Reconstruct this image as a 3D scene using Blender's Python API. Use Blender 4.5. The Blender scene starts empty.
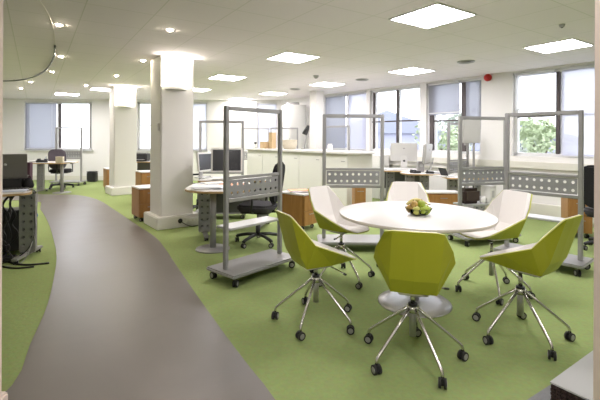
import bpy, bmesh, math, random
from mathutils import Vector, Matrix
random.seed(7)
C = bpy.context.scene.collection
sc = bpy.context.scene
PI = math.pi
R = math.radians

# ---------------------------------------------------------------- camera, world, exposure
CAM_H = 1.33
cam = bpy.data.cameras.new('camera')
cam.lens = 24.0
cam.sensor_width = 36.0
cam.shift_y = -0.1017
cam.clip_start = 0.05
cam_o = bpy.data.objects.new('camera', cam)
C.objects.link(cam_o)
cam_o.matrix_world = Matrix.Translation((0, 0, CAM_H)) @ Matrix.Rotation(R(-0.27), 4, 'Y') @ Matrix.Rotation(R(90), 4, 'X')
sc.camera = cam_o

world = bpy.data.worlds.new('world')
sc.world = world
world.use_nodes = True
bg = world.node_tree.nodes['Background']
bg.inputs['Color'].default_value = (0.86, 0.91, 1.0, 1)
bg.inputs['Strength'].default_value = 1.35
sc.view_settings.view_transform = 'Standard'
sc.view_settings.look = 'None'
sc.view_settings.exposure = 1.69
sc.view_settings.gamma = 1.0
sc.view_settings.use_curve_mapping = False
PANEL_E = 12.6
SPOT_E = 6.0
UP_E = 3.0
CEIL = 2.55

def at(x, y, z):
    """point at height z that the photo shows at pixel x, y"""
    dx, dy = x - 300.0, y - 139.0
    xu, yu = dx + .0047 * dy, dy - .0047 * dx
    d = 400.0 * (CAM_H - z) / yu
    return Vector((xu / 400.0 * d, d, z))

def far(x, d, z=0.0):
    return Vector(((x - 300.0) / 400.0 * d, d, z))

# ---------------------------------------------------------------- materials
def mat(name, col, rough=.5, metal=0.0, spec=.5, noise=None, bump=None, emit=None, trans=None, coat=0.0):
    m = bpy.data.materials.new(name)
    m.use_nodes = True
    nt = m.node_tree
    b = nt.nodes['Principled BSDF']
    b.inputs['Base Color'].default_value = (*col, 1)
    b.inputs['Roughness'].default_value = rough
    b.inputs['Metallic'].default_value = metal
    b.inputs['Specular IOR Level'].default_value = spec
    b.inputs['Coat Weight'].default_value = coat
    if emit:
        b.inputs['Emission Color'].default_value = (*emit[0], 1)
        b.inputs['Emission Strength'].default_value = emit[1]
    if trans:
        b.inputs['Transmission Weight'].default_value = trans
    if noise or bump:
        tc = nt.nodes.new('ShaderNodeTexCoord')
    if noise:                                  # (scale, amount)
        n = nt.nodes.new('ShaderNodeTexNoise')
        n.inputs['Scale'].default_value = noise[0]
        n.inputs['Detail'].default_value = 4
        nt.links.new(tc.outputs['Object'], n.inputs['Vector'])
        mx = nt.nodes.new('ShaderNodeMix')
        mx.data_type = 'RGBA'
        a = noise[1]
        mx.inputs[6].default_value = (*[c * (1 - a) for c in col], 1)
        mx.inputs[7].default_value = (*[min(1, c * (1 + a)) for c in col], 1)
        nt.links.new(n.outputs['Fac'], mx.inputs[0])
        nt.links.new(mx.outputs[2], b.inputs['Base Color'])
    if bump:                                   # (scale, strength)
        n2 = nt.nodes.new('ShaderNodeTexNoise')
        n2.inputs['Scale'].default_value = bump[0]
        n2.inputs['Detail'].default_value = 3
        nt.links.new(tc.outputs['Object'], n2.inputs['Vector'])
        bp = nt.nodes.new('ShaderNodeBump')
        bp.inputs['Strength'].default_value = bump[1]
        bp.inputs['Distance'].default_value = .01
        nt.links.new(n2.outputs['Fac'], bp.inputs['Height'])
        nt.links.new(bp.outputs['Normal'], b.inputs['Normal'])
    return m

def mat_wood(name, c1, c2, axis=2):
    m = mat(name, c1, .42)
    nt = m.node_tree
    b = nt.nodes['Principled BSDF']
    tc = nt.nodes.new('ShaderNodeTexCoord')
    mp = nt.nodes.new('ShaderNodeMapping')
    s = [14, 14, 14]; s[axis] = 1.2
    mp.inputs['Scale'].default_value = s
    n = nt.nodes.new('ShaderNodeTexNoise')
    n.inputs['Scale'].default_value = 2.2; n.inputs['Detail'].default_value = 5; n.inputs['Distortion'].default_value = .6
    r = nt.nodes.new('ShaderNodeValToRGB')
    r.color_ramp.elements[0].position = .32; r.color_ramp.elements[1].position = .7
    r.color_ramp.elements[0].color = (*c2, 1); r.color_ramp.elements[1].color = (*c1, 1)
    nt.links.new(tc.outputs['Object'], mp.inputs['Vector']); nt.links.new(mp.outputs['Vector'], n.inputs['Vector'])
    nt.links.new(n.outputs['Fac'], r.inputs['Fac']); nt.links.new(r.outputs['Color'], b.inputs['Base Color'])
    return m

def mat_glass(name, tint, gloss=.08):
    """thin clear sheet: straight-through light plus a weak mirror reflection"""
    m = bpy.data.materials.new(name)
    m.use_nodes = True
    nt = m.node_tree
    nt.nodes.clear()
    o = nt.nodes.new('ShaderNodeOutputMaterial')
    t = nt.nodes.new('ShaderNodeBsdfTransparent'); t.inputs['Color'].default_value = (*tint, 1)
    g = nt.nodes.new('ShaderNodeBsdfGlossy'); g.inputs['Roughness'].default_value = .02
    lw = nt.nodes.new('ShaderNodeLayerWeight'); lw.inputs['Blend'].default_value = gloss
    mx = nt.nodes.new('ShaderNodeMixShader')
    nt.links.new(lw.outputs['Fresnel'], mx.inputs['Fac'])
    nt.links.new(t.outputs[0], mx.inputs[1]); nt.links.new(g.outputs[0], mx.inputs[2])
    nt.links.new(mx.outputs[0], o.inputs['Surface'])
    return m

def mat_cloth(name, col, see, transl):
    """blind fabric: part open weave, part diffuse, part translucent"""
    m = bpy.data.materials.new(name)
    m.use_nodes = True
    nt = m.node_tree
    nt.nodes.clear()
    o = nt.nodes.new('ShaderNodeOutputMaterial')
    d = nt.nodes.new('ShaderNodeBsdfDiffuse'); d.inputs['Color'].default_value = (*col, 1)
    tl = nt.nodes.new('ShaderNodeBsdfTranslucent'); tl.inputs['Color'].default_value = (*col, 1)
    tp = nt.nodes.new('ShaderNodeBsdfTransparent')
    m1 = nt.nodes.new('ShaderNodeMixShader'); m1.inputs[0].default_value = transl
    m2 = nt.nodes.new('ShaderNodeMixShader'); m2.inputs[0].default_value = see
    nt.links.new(d.outputs[0], m1.inputs[1]); nt.links.new(tl.outputs[0], m1.inputs[2])
    nt.links.new(m1.outputs[0], m2.inputs[1]); nt.links.new(tp.outputs[0], m2.inputs[2])
    nt.links.new(m2.outputs[0], o.inputs['Surface'])
    return m

def mat_carpet():
    m = mat('green_carpet', (.21, .29, .07), .95, spec=.1)
    nt = m.node_tree; b = nt.nodes['Principled BSDF']
    tc = nt.nodes.new('ShaderNodeTexCoord')
    n1 = nt.nodes.new('ShaderNodeTexNoise'); n1.inputs['Scale'].default_value = 1.1; n1.inputs['Detail'].default_value = 3
    n2 = nt.nodes.new('ShaderNodeTexNoise'); n2.inputs['Scale'].default_value = 38; n2.inputs['Detail'].default_value = 3
    mx = nt.nodes.new('ShaderNodeMix'); mx.data_type = 'RGBA'
    mx.inputs[6].default_value = (.245, .312, .118, 1); mx.inputs[7].default_value = (.310, .378, .152, 1)
    mx2 = nt.nodes.new('ShaderNodeMix'); mx2.data_type = 'RGBA'; mx2.blend_type = 'OVERLAY'; mx2.inputs[0].default_value = .35
    nt.links.new(tc.outputs['Object'], n1.inputs['Vector']); nt.links.new(tc.outputs['Object'], n2.inputs['Vector'])
    nt.links.new(n1.outputs['Fac'], mx.inputs[0]); nt.links.new(mx.outputs[2], mx2.inputs[6]); nt.links.new(n2.outputs['Color'], mx2.inputs[7])
    hs = nt.nodes.new('ShaderNodeMix'); hs.data_type = 'RGBA'; hs.inputs[0].default_value = .55
    nt.links.new(mx2.outputs[2], hs.inputs[6]); nt.links.new(mx.outputs[2], hs.inputs[7])
    nt.links.new(hs.outputs[2], b.inputs['Base Color'])
    bp = nt.nodes.new('ShaderNodeBump'); bp.inputs['Strength'].default_value = .5; bp.inputs['Distance'].default_value = .006
    nt.links.new(n2.outputs['Fac'], bp.inputs['Height']); nt.links.new(bp.outputs['Normal'], b.inputs['Normal'])
    return m

def mat_vinyl():
    m = mat('grey_vinyl', (.3, .275, .25), .3, spec=.36)
    nt = m.node_tree; b = nt.nodes['Principled BSDF']
    tc = nt.nodes.new('ShaderNodeTexCoord')
    n1 = nt.nodes.new('ShaderNodeTexNoise'); n1.inputs['Scale'].default_value = 1.6; n1.inputs['Detail'].default_value = 5; n1.inputs['Distortion'].default_value = .8
    mx = nt.nodes.new('ShaderNodeMix'); mx.data_type = 'RGBA'
    mx.inputs[6].default_value = (.132, .115, .102, 1); mx.inputs[7].default_value = (.190, .168, .150, 1)
    nt.links.new(tc.outputs['Object'], n1.inputs['Vector']); nt.links.new(n1.outputs['Fac'], mx.inputs[0]); nt.links.new(mx.outputs[2], b.inputs['Base Color'])
    mr = nt.nodes.new('ShaderNodeMapRange'); mr.inputs[3].default_value = .26; mr.inputs[4].default_value = .42
    nt.links.new(n1.outputs['Fac'], mr.inputs[0]); nt.links.new(mr.outputs[0], b.inputs['Roughness'])
    bp = nt.nodes.new('ShaderNodeBump'); bp.inputs['Strength'].default_value = .12; bp.inputs['Distance'].default_value = .02
    nt.links.new(n1.outputs['Fac'], bp.inputs['Height']); nt.links.new(bp.outputs['Normal'], b.inputs['Normal'])
    return m

def mat_ceiling():
    m = mat('ceiling_tiles', (.72, .70, .66), .9, spec=.2)
    nt = m.node_tree; b = nt.nodes['Principled BSDF']
    tc = nt.nodes.new('ShaderNodeTexCoord')
    mp = nt.nodes.new('ShaderNodeMapping'); mp.inputs['Rotation'].default_value = (0, 0, R(-33.5))
    mp.inputs['Location'].default_value = (.22, .1, 0)
    br = nt.nodes.new('ShaderNodeTexBrick'); br.offset = 0
    br.inputs['Scale'].default_value = 1.0
    br.inputs['Brick Width'].default_value = .6; br.inputs['Row Height'].default_value = .6
    br.inputs['Mortar Size'].default_value = .006; br.inputs['Mortar Smooth'].default_value = .3
    br.inputs['Color1'].default_value = (.87, .815, .83, 1); br.inputs['Color2'].default_value = (.86, .805, .82, 1)
    br.inputs['Mortar'].default_value = (.72, .695, .66, 1)
    nt.links.new(tc.outputs['Object'], mp.inputs['Vector']); nt.links.new(mp.outputs['Vector'], br.inputs['Vector'])
    nt.links.new(br.outputs['Color'], b.inputs['Base Color'])
    return m

M = {}
M['wall'] = mat('white_wall_paint', (.84, .825, .81), .7, spec=.3, bump=(60, .03))
M['jamb'] = mat('warm_lit_jamb', (.80, .67, .59), .6, spec=.3)  # pinkish colour carries the warm light of the near room
M['pillar'] = mat('pillar_paint', (.78, .76, .725), .6, spec=.3, bump=(40, .03))
M['carpet'] = mat_carpet()
M['vinyl'] = mat_vinyl()
M['ceiling'] = mat_ceiling()
M['trim'] = mat('cream_trim', (.75, .73, .66), .5)
M['alu'] = mat('silver_lacquer', (.37, .365, .365), .38, metal=.35, noise=(30, .04))
M['alu_lt'] = mat('pale_silver', (.52, .52, .515), .4, metal=.3)
M['perf'] = mat('perforated_grey_steel', (.36, .36, .38), .4, metal=.4)
M['modesty'] = mat('dark_grey_panel', (.17, .17, .18), .5)
M['chrome'] = mat('brushed_chrome', (.62, .60, .57), .24, metal=.95)
M['steel'] = mat('brushed_steel', (.45, .44, .44), .3, metal=.9, noise=(50, .06))
M['olive'] = mat('lime_green_plastic', (.43, .44, .022), .42, noise=(3, .03))
M['olive_edge'] = mat('pale_lime_edge', (.60, .60, .14), .45)
M['lining'] = mat('white_seat_lining', (.80, .765, .735), .5)
M['lam'] = mat('white_laminate', (.78, .755, .735), .3, noise=(4, .015))
M['lam_edge'] = mat('table_edge', (.76, .70, .62), .4)
M['wood'] = mat_wood('beech_wood', (.46, .235, .075), (.36, .17, .05))
M['woodtop'] = mat_wood('beech_edge', (.60, .42, .22), (.50, .33, .16), 0)
M['black'] = mat('black_plastic', (.02, .02, .021), .4)
M['rubber'] = mat('black_rubber', (.025, .024, .024), .65)
M['hubgrey'] = mat('castor_hub_grey', (.36, .35, .34), .4, metal=.2)
M['fabric'] = mat('black_fabric', (.028, .027, .030), .9, spec=.2, noise=(60, .25), bump=(200, .3))
M['fabric_grey'] = mat('grey_fabric', (.075, .072, .078), .9, spec=.2, noise=(60, .2), bump=(200, .3))
M['fabric_violet'] = mat('violet_grey_fabric', (.11, .095, .115), .9, spec=.2, noise=(60, .2))
M['screen'] = mat('dark_screen', (.045, .045, .05), .18)
M['imac'] = mat('light_aluminium', (.66, .65, .63), .35, metal=.35)
M['white_pl'] = mat('white_plastic', (.80, .79, .76), .35)
M['paper'] = mat('paper', (.82, .81, .79), .8, noise=(9, .06))
M['paper_blue'] = mat('bluish_paper', (.62, .66, .80), .8)
M['paper_pink'] = mat('orange_print', (.72, .36, .22), .8)
M['laptop'] = mat('dark_aluminium', (.20, .19, .18), .4, metal=.5)
M['logo'] = mat('pale_logo', (.55, .55, .55), .3)
M['tan'] = mat('tan_card', (.55, .40, .22), .8, noise=(8, .1))
M['wicker'] = mat('cream_wicker', (.60, .54, .42), .8, noise=(40, .25), bump=(70, .5))
M['brown'] = mat('dark_brown', (.055, .035, .030), .6, noise=(20, .2))
M['board'] = mat('pale_grey_board', (.50, .50, .49), .6)
M['card_dark'] = mat('dark_card', (.05, .028, .022), .8, noise=(30, .3))
M['mat_grey'] = mat('grey_mat', (.24, .24, .25), .9, noise=(80, .15))
M['red'] = mat('red_plastic', (.50, .02, .02), .35)
M['frame_dk'] = mat('dark_window_frame', (.085, .07, .072), .5)
M['frame_wh'] = mat('white_window_frame', (.74, .74, .75), .4)
M['glass'] = mat_glass('window_glass', (.97, .975, .98))
M['acrylic'] = mat_glass('clear_acrylic', (.985, .985, .98), .06)
M['bowl'] = mat_glass('bowl_glass', (.93, .96, .94), .25)
M['blind_wh'] = mat_cloth('white_blind', (.92, .91, .90), .35, .8)
M['blind_bl'] = mat_cloth('blue_grey_blind', (.40, .41, .465), .05, .34)
M['blind_lav'] = mat_cloth('sheer_lavender_blind', (.62, .62, .72), .12, .45)
M['panel'] = mat('light_diffuser', (.9, .9, .88), .5, emit=((1, .955, .985), PANEL_E))
M['panel_blade'] = mat('louvre_blade', (.85, .85, .84), .35)
M['lampglow'] = mat('uplighter_diffuser', (.9, .88, .82), .5, emit=((1, .93, .80), .9))
M['halogen'] = mat('halogen_lens', (1, .95, .9), .3, emit=((1, .86, .68), 60))
M['apple_g'] = mat('green_apple_skin', (.40, .50, .06), .35, noise=(8, .15))
M['apple_y'] = mat('yellow_fruit_skin', (.62, .60, .16), .4, noise=(8, .12))
M['apple_r'] = mat('blush_apple_skin', (.56, .36, .10), .35, noise=(9, .3))
M['banana'] = mat('banana_skin', (.60, .50, .14), .45, noise=(10, .12))
M['stem'] = mat('brown_stem', (.10, .06, .03), .7)
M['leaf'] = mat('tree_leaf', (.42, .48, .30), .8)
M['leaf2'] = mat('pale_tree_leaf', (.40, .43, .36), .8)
M['bark'] = mat('tree_bark', (.16, .12, .09), .9)
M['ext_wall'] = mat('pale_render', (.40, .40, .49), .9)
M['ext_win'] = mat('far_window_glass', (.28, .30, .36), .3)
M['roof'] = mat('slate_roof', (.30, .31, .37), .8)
M['tarmac'] = mat('tarmac', (.30, .30, .31), .9)
M['blue'] = mat('blue_plastic', (.06, .22, .50), .4)
M['cable'] = mat('black_cable', (.02, .02, .02), .5)
M['cable_gr'] = mat('grey_cable', (.4, .4, .4), .5)

# ---------------------------------------------------------------- mesh builder
class MB:
    def __init__(self):
        self.bm = bmesh.new()
        self.mats = []
    def mi(self, m):
        if m not in self.mats:
            self.mats.append(m)
        return self.mats.index(m)
    def _merge(self, b2, m, smooth=False):
        me = bpy.data.meshes.new('tmp')
        i = self.mi(m)
        for f in b2.faces:
            f.material_index = i
            f.smooth = smooth
        b2.to_mesh(me); b2.free()
        self.bm.from_mesh(me)
        bpy.data.meshes.remove(me)
        return self
    def box(self, c, s, m, rz=0, bev=0.0, mx=None):
        b = bmesh.new()
        bmesh.ops.create_cube(b, size=1)
        bmesh.ops.scale(b, vec=s, verts=b.verts)
        if bev > 0:
            bmesh.ops.bevel(b, geom=b.edges[:], offset=min(bev, min(s) * .45), segments=2, affect='EDGES')
        T = Matrix.Translation(c) @ Matrix.Rotation(rz, 4, 'Z')
        if mx is not None:
            T = Matrix.Translation(c) @ mx
        bmesh.ops.transform(b, matrix=T, verts=b.verts)
        return self._merge(b, m)
    def cyl(self, p0, p1, r, m, r2=None, seg=16, caps=True, smooth=True):
        p0, p1 = Vector(p0), Vector(p1)
        v = p1 - p0
        b = bmesh.new()
        bmesh.ops.create_cone(b, cap_ends=caps, segments=seg, radius1=r, radius2=r if r2 is None else r2, depth=v.length)
        q = v.to_track_quat('Z', 'Y').to_matrix().to_4x4()
        bmesh.ops.transform(b, matrix=Matrix.Translation((p0 + p1) / 2) @ q, verts=b.verts)
        i = self.mi(m)
        me = bpy.data.meshes.new('tmp')
        for f in b.faces:
            f.material_index = i
            f.smooth = smooth and len(f.verts) == 4
        b.to_mesh(me); b.free(); self.bm.from_mesh(me); bpy.data.meshes.remove(me)
        return self
    def tube(self, pts, r, m, seg=10, closed=False):
        pts = [Vector(p) for p in pts]
        b = bmesh.new()
        rings = []
        n = len(pts)
        up = Vector((0, 0, 1))
        prev = None
        for k, p in enumerate(pts):
            t = (pts[min(k + 1, n - 1)] - pts[max(k - 1, 0)])
            if t.length < 1e-9:
                t = Vector((0, 0, 1))
            t.normalize()
            if prev is None:
                a = t.cross(up)
                if a.length < .05:
                    a = t.cross(Vector((1, 0, 0)))
            else:
                a = prev - t * prev.dot(t)
            a.normalize(); prev = a
            c = t.cross(a)
            rings.append([b.verts.new(p + (a * math.cos(2 * PI * j / seg) + c * math.sin(2 * PI * j / seg)) * r) for j in range(seg)])
        for k in range(n - 1):
            for j in range(seg):
                b.faces.new((rings[k][j], rings[k][(j + 1) % seg], rings[k + 1][(j + 1) % seg], rings[k + 1][j]))
        b.faces.new(list(reversed(rings[0]))); b.faces.new(rings[-1])
        bmesh.ops.recalc_face_normals(b, faces=b.faces[:])
        return self._merge(b, m, True)
    def lathe(self, prof, m, c=(0, 0, 0), seg=32, mx=None, smooth=True):
        b = bmesh.new()
        rings = []
        for r, z in prof:
            if r < 1e-6:
                rings.append([b.verts.new((0, 0, z))])
            else:
                rings.append([b.verts.new((r * math.cos(2 * PI * j / seg), r * math.sin(2 * PI * j / seg), z)) for j in range(seg)])
        for a, d in zip(rings[:-1], rings[1:]):
            for j in range(seg):
                k = (j + 1) % seg
                if len(a) == 1 and len(d) == 1:
                    continue
                if len(a) == 1:
                    b.faces.new((a[0], d[j], d[k]))
                elif len(d) == 1:
                    b.faces.new((a[j], d[0], a[k]))
                else:
                    b.faces.new((a[j], a[k], d[k], d[j]))
        bmesh.ops.recalc_face_normals(b, faces=b.faces[:])
        T = Matrix.Translation(c) @ (mx if mx is not None else Matrix.Identity(4))
        bmesh.ops.transform(b, matrix=T, verts=b.verts)
        return self._merge(b, m, smooth)
    def prism(self, poly, z0, z1, m, bev=0.0, mx=None, smooth=False):
        b = bmesh.new()
        lo = [b.verts.new((p[0], p[1], z0)) for p in poly]
        hi = [b.verts.new((p[0], p[1], z1)) for p in poly]
        n = len(poly)
        b.faces.new(hi); b.faces.new(list(reversed(lo)))
        for j in range(n):
            b.faces.new((lo[j], lo[(j + 1) % n], hi[(j + 1) % n], hi[j]))
        bmesh.ops.recalc_face_normals(b, faces=b.faces[:])
        if bev:
            es = [e for e in b.edges if abs(e.verts[0].co.z - e.verts[1].co.z) < 1e-6]
            bmesh.ops.bevel(b, geom=es, offset=bev, segments=2, affect='EDGES')
        if mx is not None:
            bmesh.ops.transform(b, matrix=mx, verts=b.verts)
        return self._merge(b, m, smooth)
    def sphere(self, c, r, m, sub=2, scale=(1, 1, 1), mx=None):
        b = bmesh.new()
        bmesh.ops.create_icosphere(b, subdivisions=sub, radius=r)
        bmesh.ops.scale(b, vec=scale, verts=b.verts)
        T = Matrix.Translation(c) @ (mx if mx is not None else Matrix.Identity(4))
        bmesh.ops.transform(b, matrix=T, verts=b.verts)
        return self._merge(b, m, True)
    def quad(self, pts, m, thick=0.0):
        b = bmesh.new()
        f = b.faces.new([b.verts.new(p) for p in pts])
        return self._merge(b, m)
    def perf(self, w, h, nx, ny, r, t, m, mx):
        """sheet w x h in local XZ with nx x ny real round holes, thickness t"""
        b = bmesh.new()
        cw, ch = w / nx, h / ny
        K = 16
        for side in (-1, 1):
            y = side * t / 2
            for i in range(nx):
                for j in range(ny):
                    cx, cz = -w / 2 + (i + .5) * cw, -h / 2 + (j + .5) * ch
                    out, inn = [], []
                    for k in range(K):
                        a = 2 * PI * k / K + PI / 4
                        c_, s_ = math.cos(a), math.sin(a)
                        q = max(abs(c_), abs(s_))
                        out.append(b.verts.new((cx + c_ / q * cw / 2, y, cz + s_ / q * ch / 2)))
                        inn.append(b.verts.new((cx + c_ * r, y, cz + s_ * r)))
                    for k in range(K):
                        k2 = (k + 1) % K
                        fv = (out[k], out[k2], inn[k2], inn[k])
                        b.faces.new(fv if side > 0 else fv[::-1])
        for i in range(nx):
            for j in range(ny):
                cx, cz = -w / 2 + (i + .5) * cw, -h / 2 + (j + .5) * ch
                A = [b.verts.new((cx + math.cos(2 * PI * k / K + PI / 4) * r, -t / 2, cz + math.sin(2 * PI * k / K + PI / 4) * r)) for k in range(K)]
                B = [b.verts.new((v.co.x, t / 2, v.co.z)) for v in A]
                for k in range(K):
                    b.faces.new((A[k], A[(k + 1) % K], B[(k + 1) % K], B[k]))
        bmesh.ops.remove_doubles(b, verts=b.verts, dist=1e-5)
        bmesh.ops.transform(b, matrix=mx, verts=b.verts)
        return self._merge(b, m)
    def build(self, name, parent=None, loc=None, rz=0):
        me = bpy.data.meshes.new(name)
        self.bm.to_mesh(me); self.bm.free()
        for m in self.mats:
            me.materials.append(M[m] if isinstance(m, str) else m)
        o = bpy.data.objects.new(name, me)
        C.objects.link(o)
        if parent:
            o.parent = parent
        if loc is not None:
            o.location = loc
        o.rotation_euler.z = rz
        return o

def tag(o, label=None, cat=None, group=None, kind=None):
    if label: o['label'] = label
    if cat: o['category'] = cat
    if group: o['group'] = group
    if kind: o['kind'] = kind
    return o

def thing(name, label, cat, loc=(0, 0, 0), rz=0, group=None):
    o = bpy.data.objects.new(name, None)
    C.objects.link(o)
    o.location = loc
    o.rotation_euler = (0, 0, rz)
    o.empty_display_size = .1
    return tag(o, label, cat, group)

def struct(o, label=None):
    o['kind'] = 'structure'
    if label: o['label'] = label
    return o

def dup(root, loc=None, rz=None, label=None, group=None):
    r = root.copy(); C.objects.link(r)
    if loc is not None: r.location = loc
    if rz is not None: r.rotation_euler = (0, 0, rz)
    if label: r['label'] = label
    if group: r['group'] = group
    def rec(a, b):
        for ch in list(a.children):
            c = ch.copy(); C.objects.link(c); c.parent = b
            rec(ch, c)
    rec(root, r)
    return r

def face(dx, dy):
    """rotation about z that turns local +y towards (dx, dy)"""
    return math.atan2(-dx, dy)

# ================================================================ SETTING
AW = R(38.7)                                   # the window wall runs along LW
RW = Vector((math.cos(AW), math.sin(AW), 0)); LW = Vector((-math.sin(AW), math.cos(AW), 0))
W0 = RW * 7.4                                  # foot of the window wall
AB = R(37.5)
YB = 12.6                                      # back wall
XL = -9.7                                      # left wall

def wt(x):
    m = (x - 300.0) / 400.0
    return (W0.x - m * W0.y) / (-LW.x + m * LW.y)

wa, wb = W0 + LW * -9.6 + RW * .24, W0 + LW * 10.25 + RW * .24
room = [(XL - .18, -3.18), (12.1, -3.18), (wa.x, wa.y), (wb.x, wb.y), (wb.x - .05, YB + .24), (XL - .18, YB + .24)]
floor = struct(MB().prism(room, -.1, 0, 'carpet').build('floor'), 'green carpet floor')
ceil = struct(MB().prism(room, CEIL, CEIL + .1, 'ceiling').build('ceiling'), 'off-white tiled ceiling')

def fl(x, y):
    p = at(x, y, 0); return (p.x, p.y)
left_e = [(-1.25, -3.0), (-1.35, 0.5), (-1.52, 1.6)] + [fl(*p) for p in ((12, 386), (30, 345), (47.5, 305), (55, 272), (56.5, 255), (54, 241), (48, 222), (40, 209), (30, 200.5))] + [(-8.0, 8.3), (-9.6, 8.5)]
right_e = [(-9.6, 10.2), (-8.5, 9.9)] + [fl(*p) for p in ((45, 194.5), (75, 195), (97, 199.5), (116, 211), (136, 224.5), (155, 237), (166, 250), (176, 265), (200, 300), (225, 335), (250, 368), (275, 400))] + [(.3, 1.2), (.6, -3.0)]
def smooth_poly(pts, n=3):
    out = []
    P = [Vector(p) for p in pts]
    for i in range(len(P) - 1):
        p0, p1, p2, p3 = P[max(i - 1, 0)], P[i], P[i + 1], P[min(i + 2, len(P) - 1)]
        for k in range(n):
            t = k / n
            out.append(.5 * ((2 * p1) + (p2 - p0) * t + (2 * p0 - 5 * p1 + 4 * p2 - p3) * t * t + (3 * p1 - p0 - 3 * p2 + p3) * t ** 3))
    out.append(P[-1])
    return out
path = smooth_poly(left_e) + smooth_poly(right_e)
struct(MB().prism([(p.x, p.y) for p in path], 0, .004, 'vinyl').build('floor_path'), 'curving grey vinyl walkway')

SILL, HEAD = 1.05, 2.515
wins = [(324, 366), (369.5, 420), (426, 481), (512.6, 640)]
ops = sorted([(wt(b), wt(a)) for a, b in wins])
def wall_segments(origin, d, n, t0, t1, openings, z_sill, z_head, thick=.25):
    mb = MB()
    ang = math.atan2(d.y, d.x)
    def seg(a, b, z0, z1):
        if b - a < 1e-4: return
        c = origin + d * ((a + b) / 2) + n * (thick / 2)
        mb.box((c.x, c.y, (z0 + z1) / 2), (b - a, thick, z1 - z0), 'wall', rz=ang)
    cur = t0
    for a, b in openings:
        seg(cur, a, 0, CEIL)
        seg(a, b, 0, z_sill); seg(a, b, z_head, CEIL)
        cur = b
    seg(cur, t1, 0, CEIL)
    return mb
struct(wall_segments(W0, LW, RW, -9.6, 10.25, ops, SILL, HEAD).build('wall_right'))
bo = Vector((0, YB, 0)); bd = Vector((1, 0, 0)); bn = Vector((0, 1, 0))
def bx(x): return (x - 300.0) / 400.0 * YB
bwins = [(bx(24), bx(92)), (bx(137), bx(160)), (bx(174), bx(207)), (bx(257), bx(277))]
struct(wall_segments(bo, bd, bn, XL - .2, -.3, bwins, .95, 2.47).build('wall_back'))
struct(MB().box((XL - .1, 4.6, CEIL / 2), (.2, 16.4, CEIL), 'wall').build('wall_left'))
struct(MB().box((1.2, -3.1, CEIL / 2), (22.0, .2, CEIL), 'wall').build('wall_front'))

# perimeter trunking and pipe casing under the windows
def along(t, off, z):
    p = W0 + LW * t - RW * off
    return (p.x, p.y, z)
mb = MB()
for z, hh, dd in ((.16, .2, .07),):
    c = W0 + LW * 2.5 - RW * (dd / 2)
    mb.box((c.x, c.y, z), (15.2, dd, hh), 'trim', rz=AW + PI / 2, bev=.01)
struct(mb.build('baseboard_right'))
mb = MB()
c = W0 + LW * 2.5 - RW * .03
mb.box((c.x, c.y, .90), (15.2, .06, .12), 'trim', rz=AW + PI / 2, bev=.008)
mb.box((c.x, c.y, .76), (15.2, .035, .03), 'trim', rz=AW + PI / 2, bev=.004)
struct(mb.build('trim_1'))
struct(MB().box((-5.1, YB - .012, .07), (9.0, .024, .14), 'trim', bev=.004).build('baseboard_back'))

def window(name, origin, d, n, a, b, z0, z1, splits, transom, dark, sill=True, mw=.05):
    """splits: fractions of the width with a mullion"""
    ang = math.atan2(d.y, d.x)
    mid = origin + d * ((a + b) / 2) + n * .10
    e = bpy.data.objects.new(name, None); C.objects.link(e); e.empty_display_size = .1
    e.location = (mid.x, mid.y, z0); e.rotation_euler.z = ang
    struct(e)
    w, h = b - a, z1 - z0
    fr = MB()
    for s in (-1, 1):
        fr.box((s * (w / 2 - .03), 0, h / 2), (.06, .07, h), 'frame_wh', bev=.004)
    fr.box((0, 0, .03), (w, .07, .06), 'frame_wh', bev=.004)
    fr.box((0, 0, h - .03), (w, .07, .06), 'frame_wh', bev=.004)
    fr.build('window_frame', e)
    for s in splits:
        MB().box((-w / 2 + w * s, .02, h / 2), (mw, .06, h - .1), dark, bev=.004).box((-w / 2 + w * s - mw / 2 - .02, -.01, h / 2), (.04, .06, h - .1), 'frame_wh', bev=.004).build('mullion', e)
    edges = [0] + list(splits) + [1]
    for k in range(len(edges) - 1):
        if transom and (transom[1] is None or k in transom[1]):
            x0, x1 = -w / 2 + w * edges[k] + .05, -w / 2 + w * edges[k + 1] - .05
            MB().box(((x0 + x1) / 2, .02, transom[0] - z0), (x1 - x0, .04, .032), 'frame_dk', bev=.004).build('transom', e)
    MB().box((0, .03, h / 2), (w - .06, .008, h - .06), 'glass').build('pane', e)
    if sill:
        MB().box((0, -.10, -.015), (w + .1, .16, .03), 'frame_wh', bev=.006).build('sill', e)
    return e
spl = {0: [.5], 1: [.48], 2: [.36], 3: [.64]}
names = ['window_1', 'window_2', 'window_3', 'window_4']
# openings are sorted near to far: 0 = nearest (W4)
near_first = [(wt(b), wt(a)) for a, b in reversed(wins)]
# t grows away from the camera, so the fraction runs from the right edge
t4 = near_first[0]; t3 = near_first[1]; t2 = near_first[2]; t1 = near_first[3]
def fr(tt, x): return (wt(x) - tt[0]) / (tt[1] - tt[0])
DN = -LW
window('window_1', W0, LW, RW, *t4, SILL, HEAD, [fr(t4, 556.5)], (1.74, None), 'frame_dk', mw=.06)
window('window_2', W0, LW, RW, *t3, SILL, HEAD, [fr(t3, 462), fr(t3, 430)], (1.72, None), 'frame_dk', mw=.09)
window('window_3', W0, LW, RW, *t2, SILL, HEAD, [fr(t2, 395.5), fr(t2, 372)], (1.75, None), 'frame_dk')
window('window_4', W0, LW, RW, *t1, SILL, HEAD, [fr(t1, 346)], None, 'frame_wh')
window('window_5', bo, bd, bn, *bwins[0], .95, 2.47, [.5, .97], None, 'frame_dk')
window('window_6', bo, bd, bn, *bwins[1], .95, 2.47, [], (1.75, None), 'frame_dk')
window('window_7', bo, bd, bn, *bwins[2], .95, 2.47, [.5], None, 'frame_wh')
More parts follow.
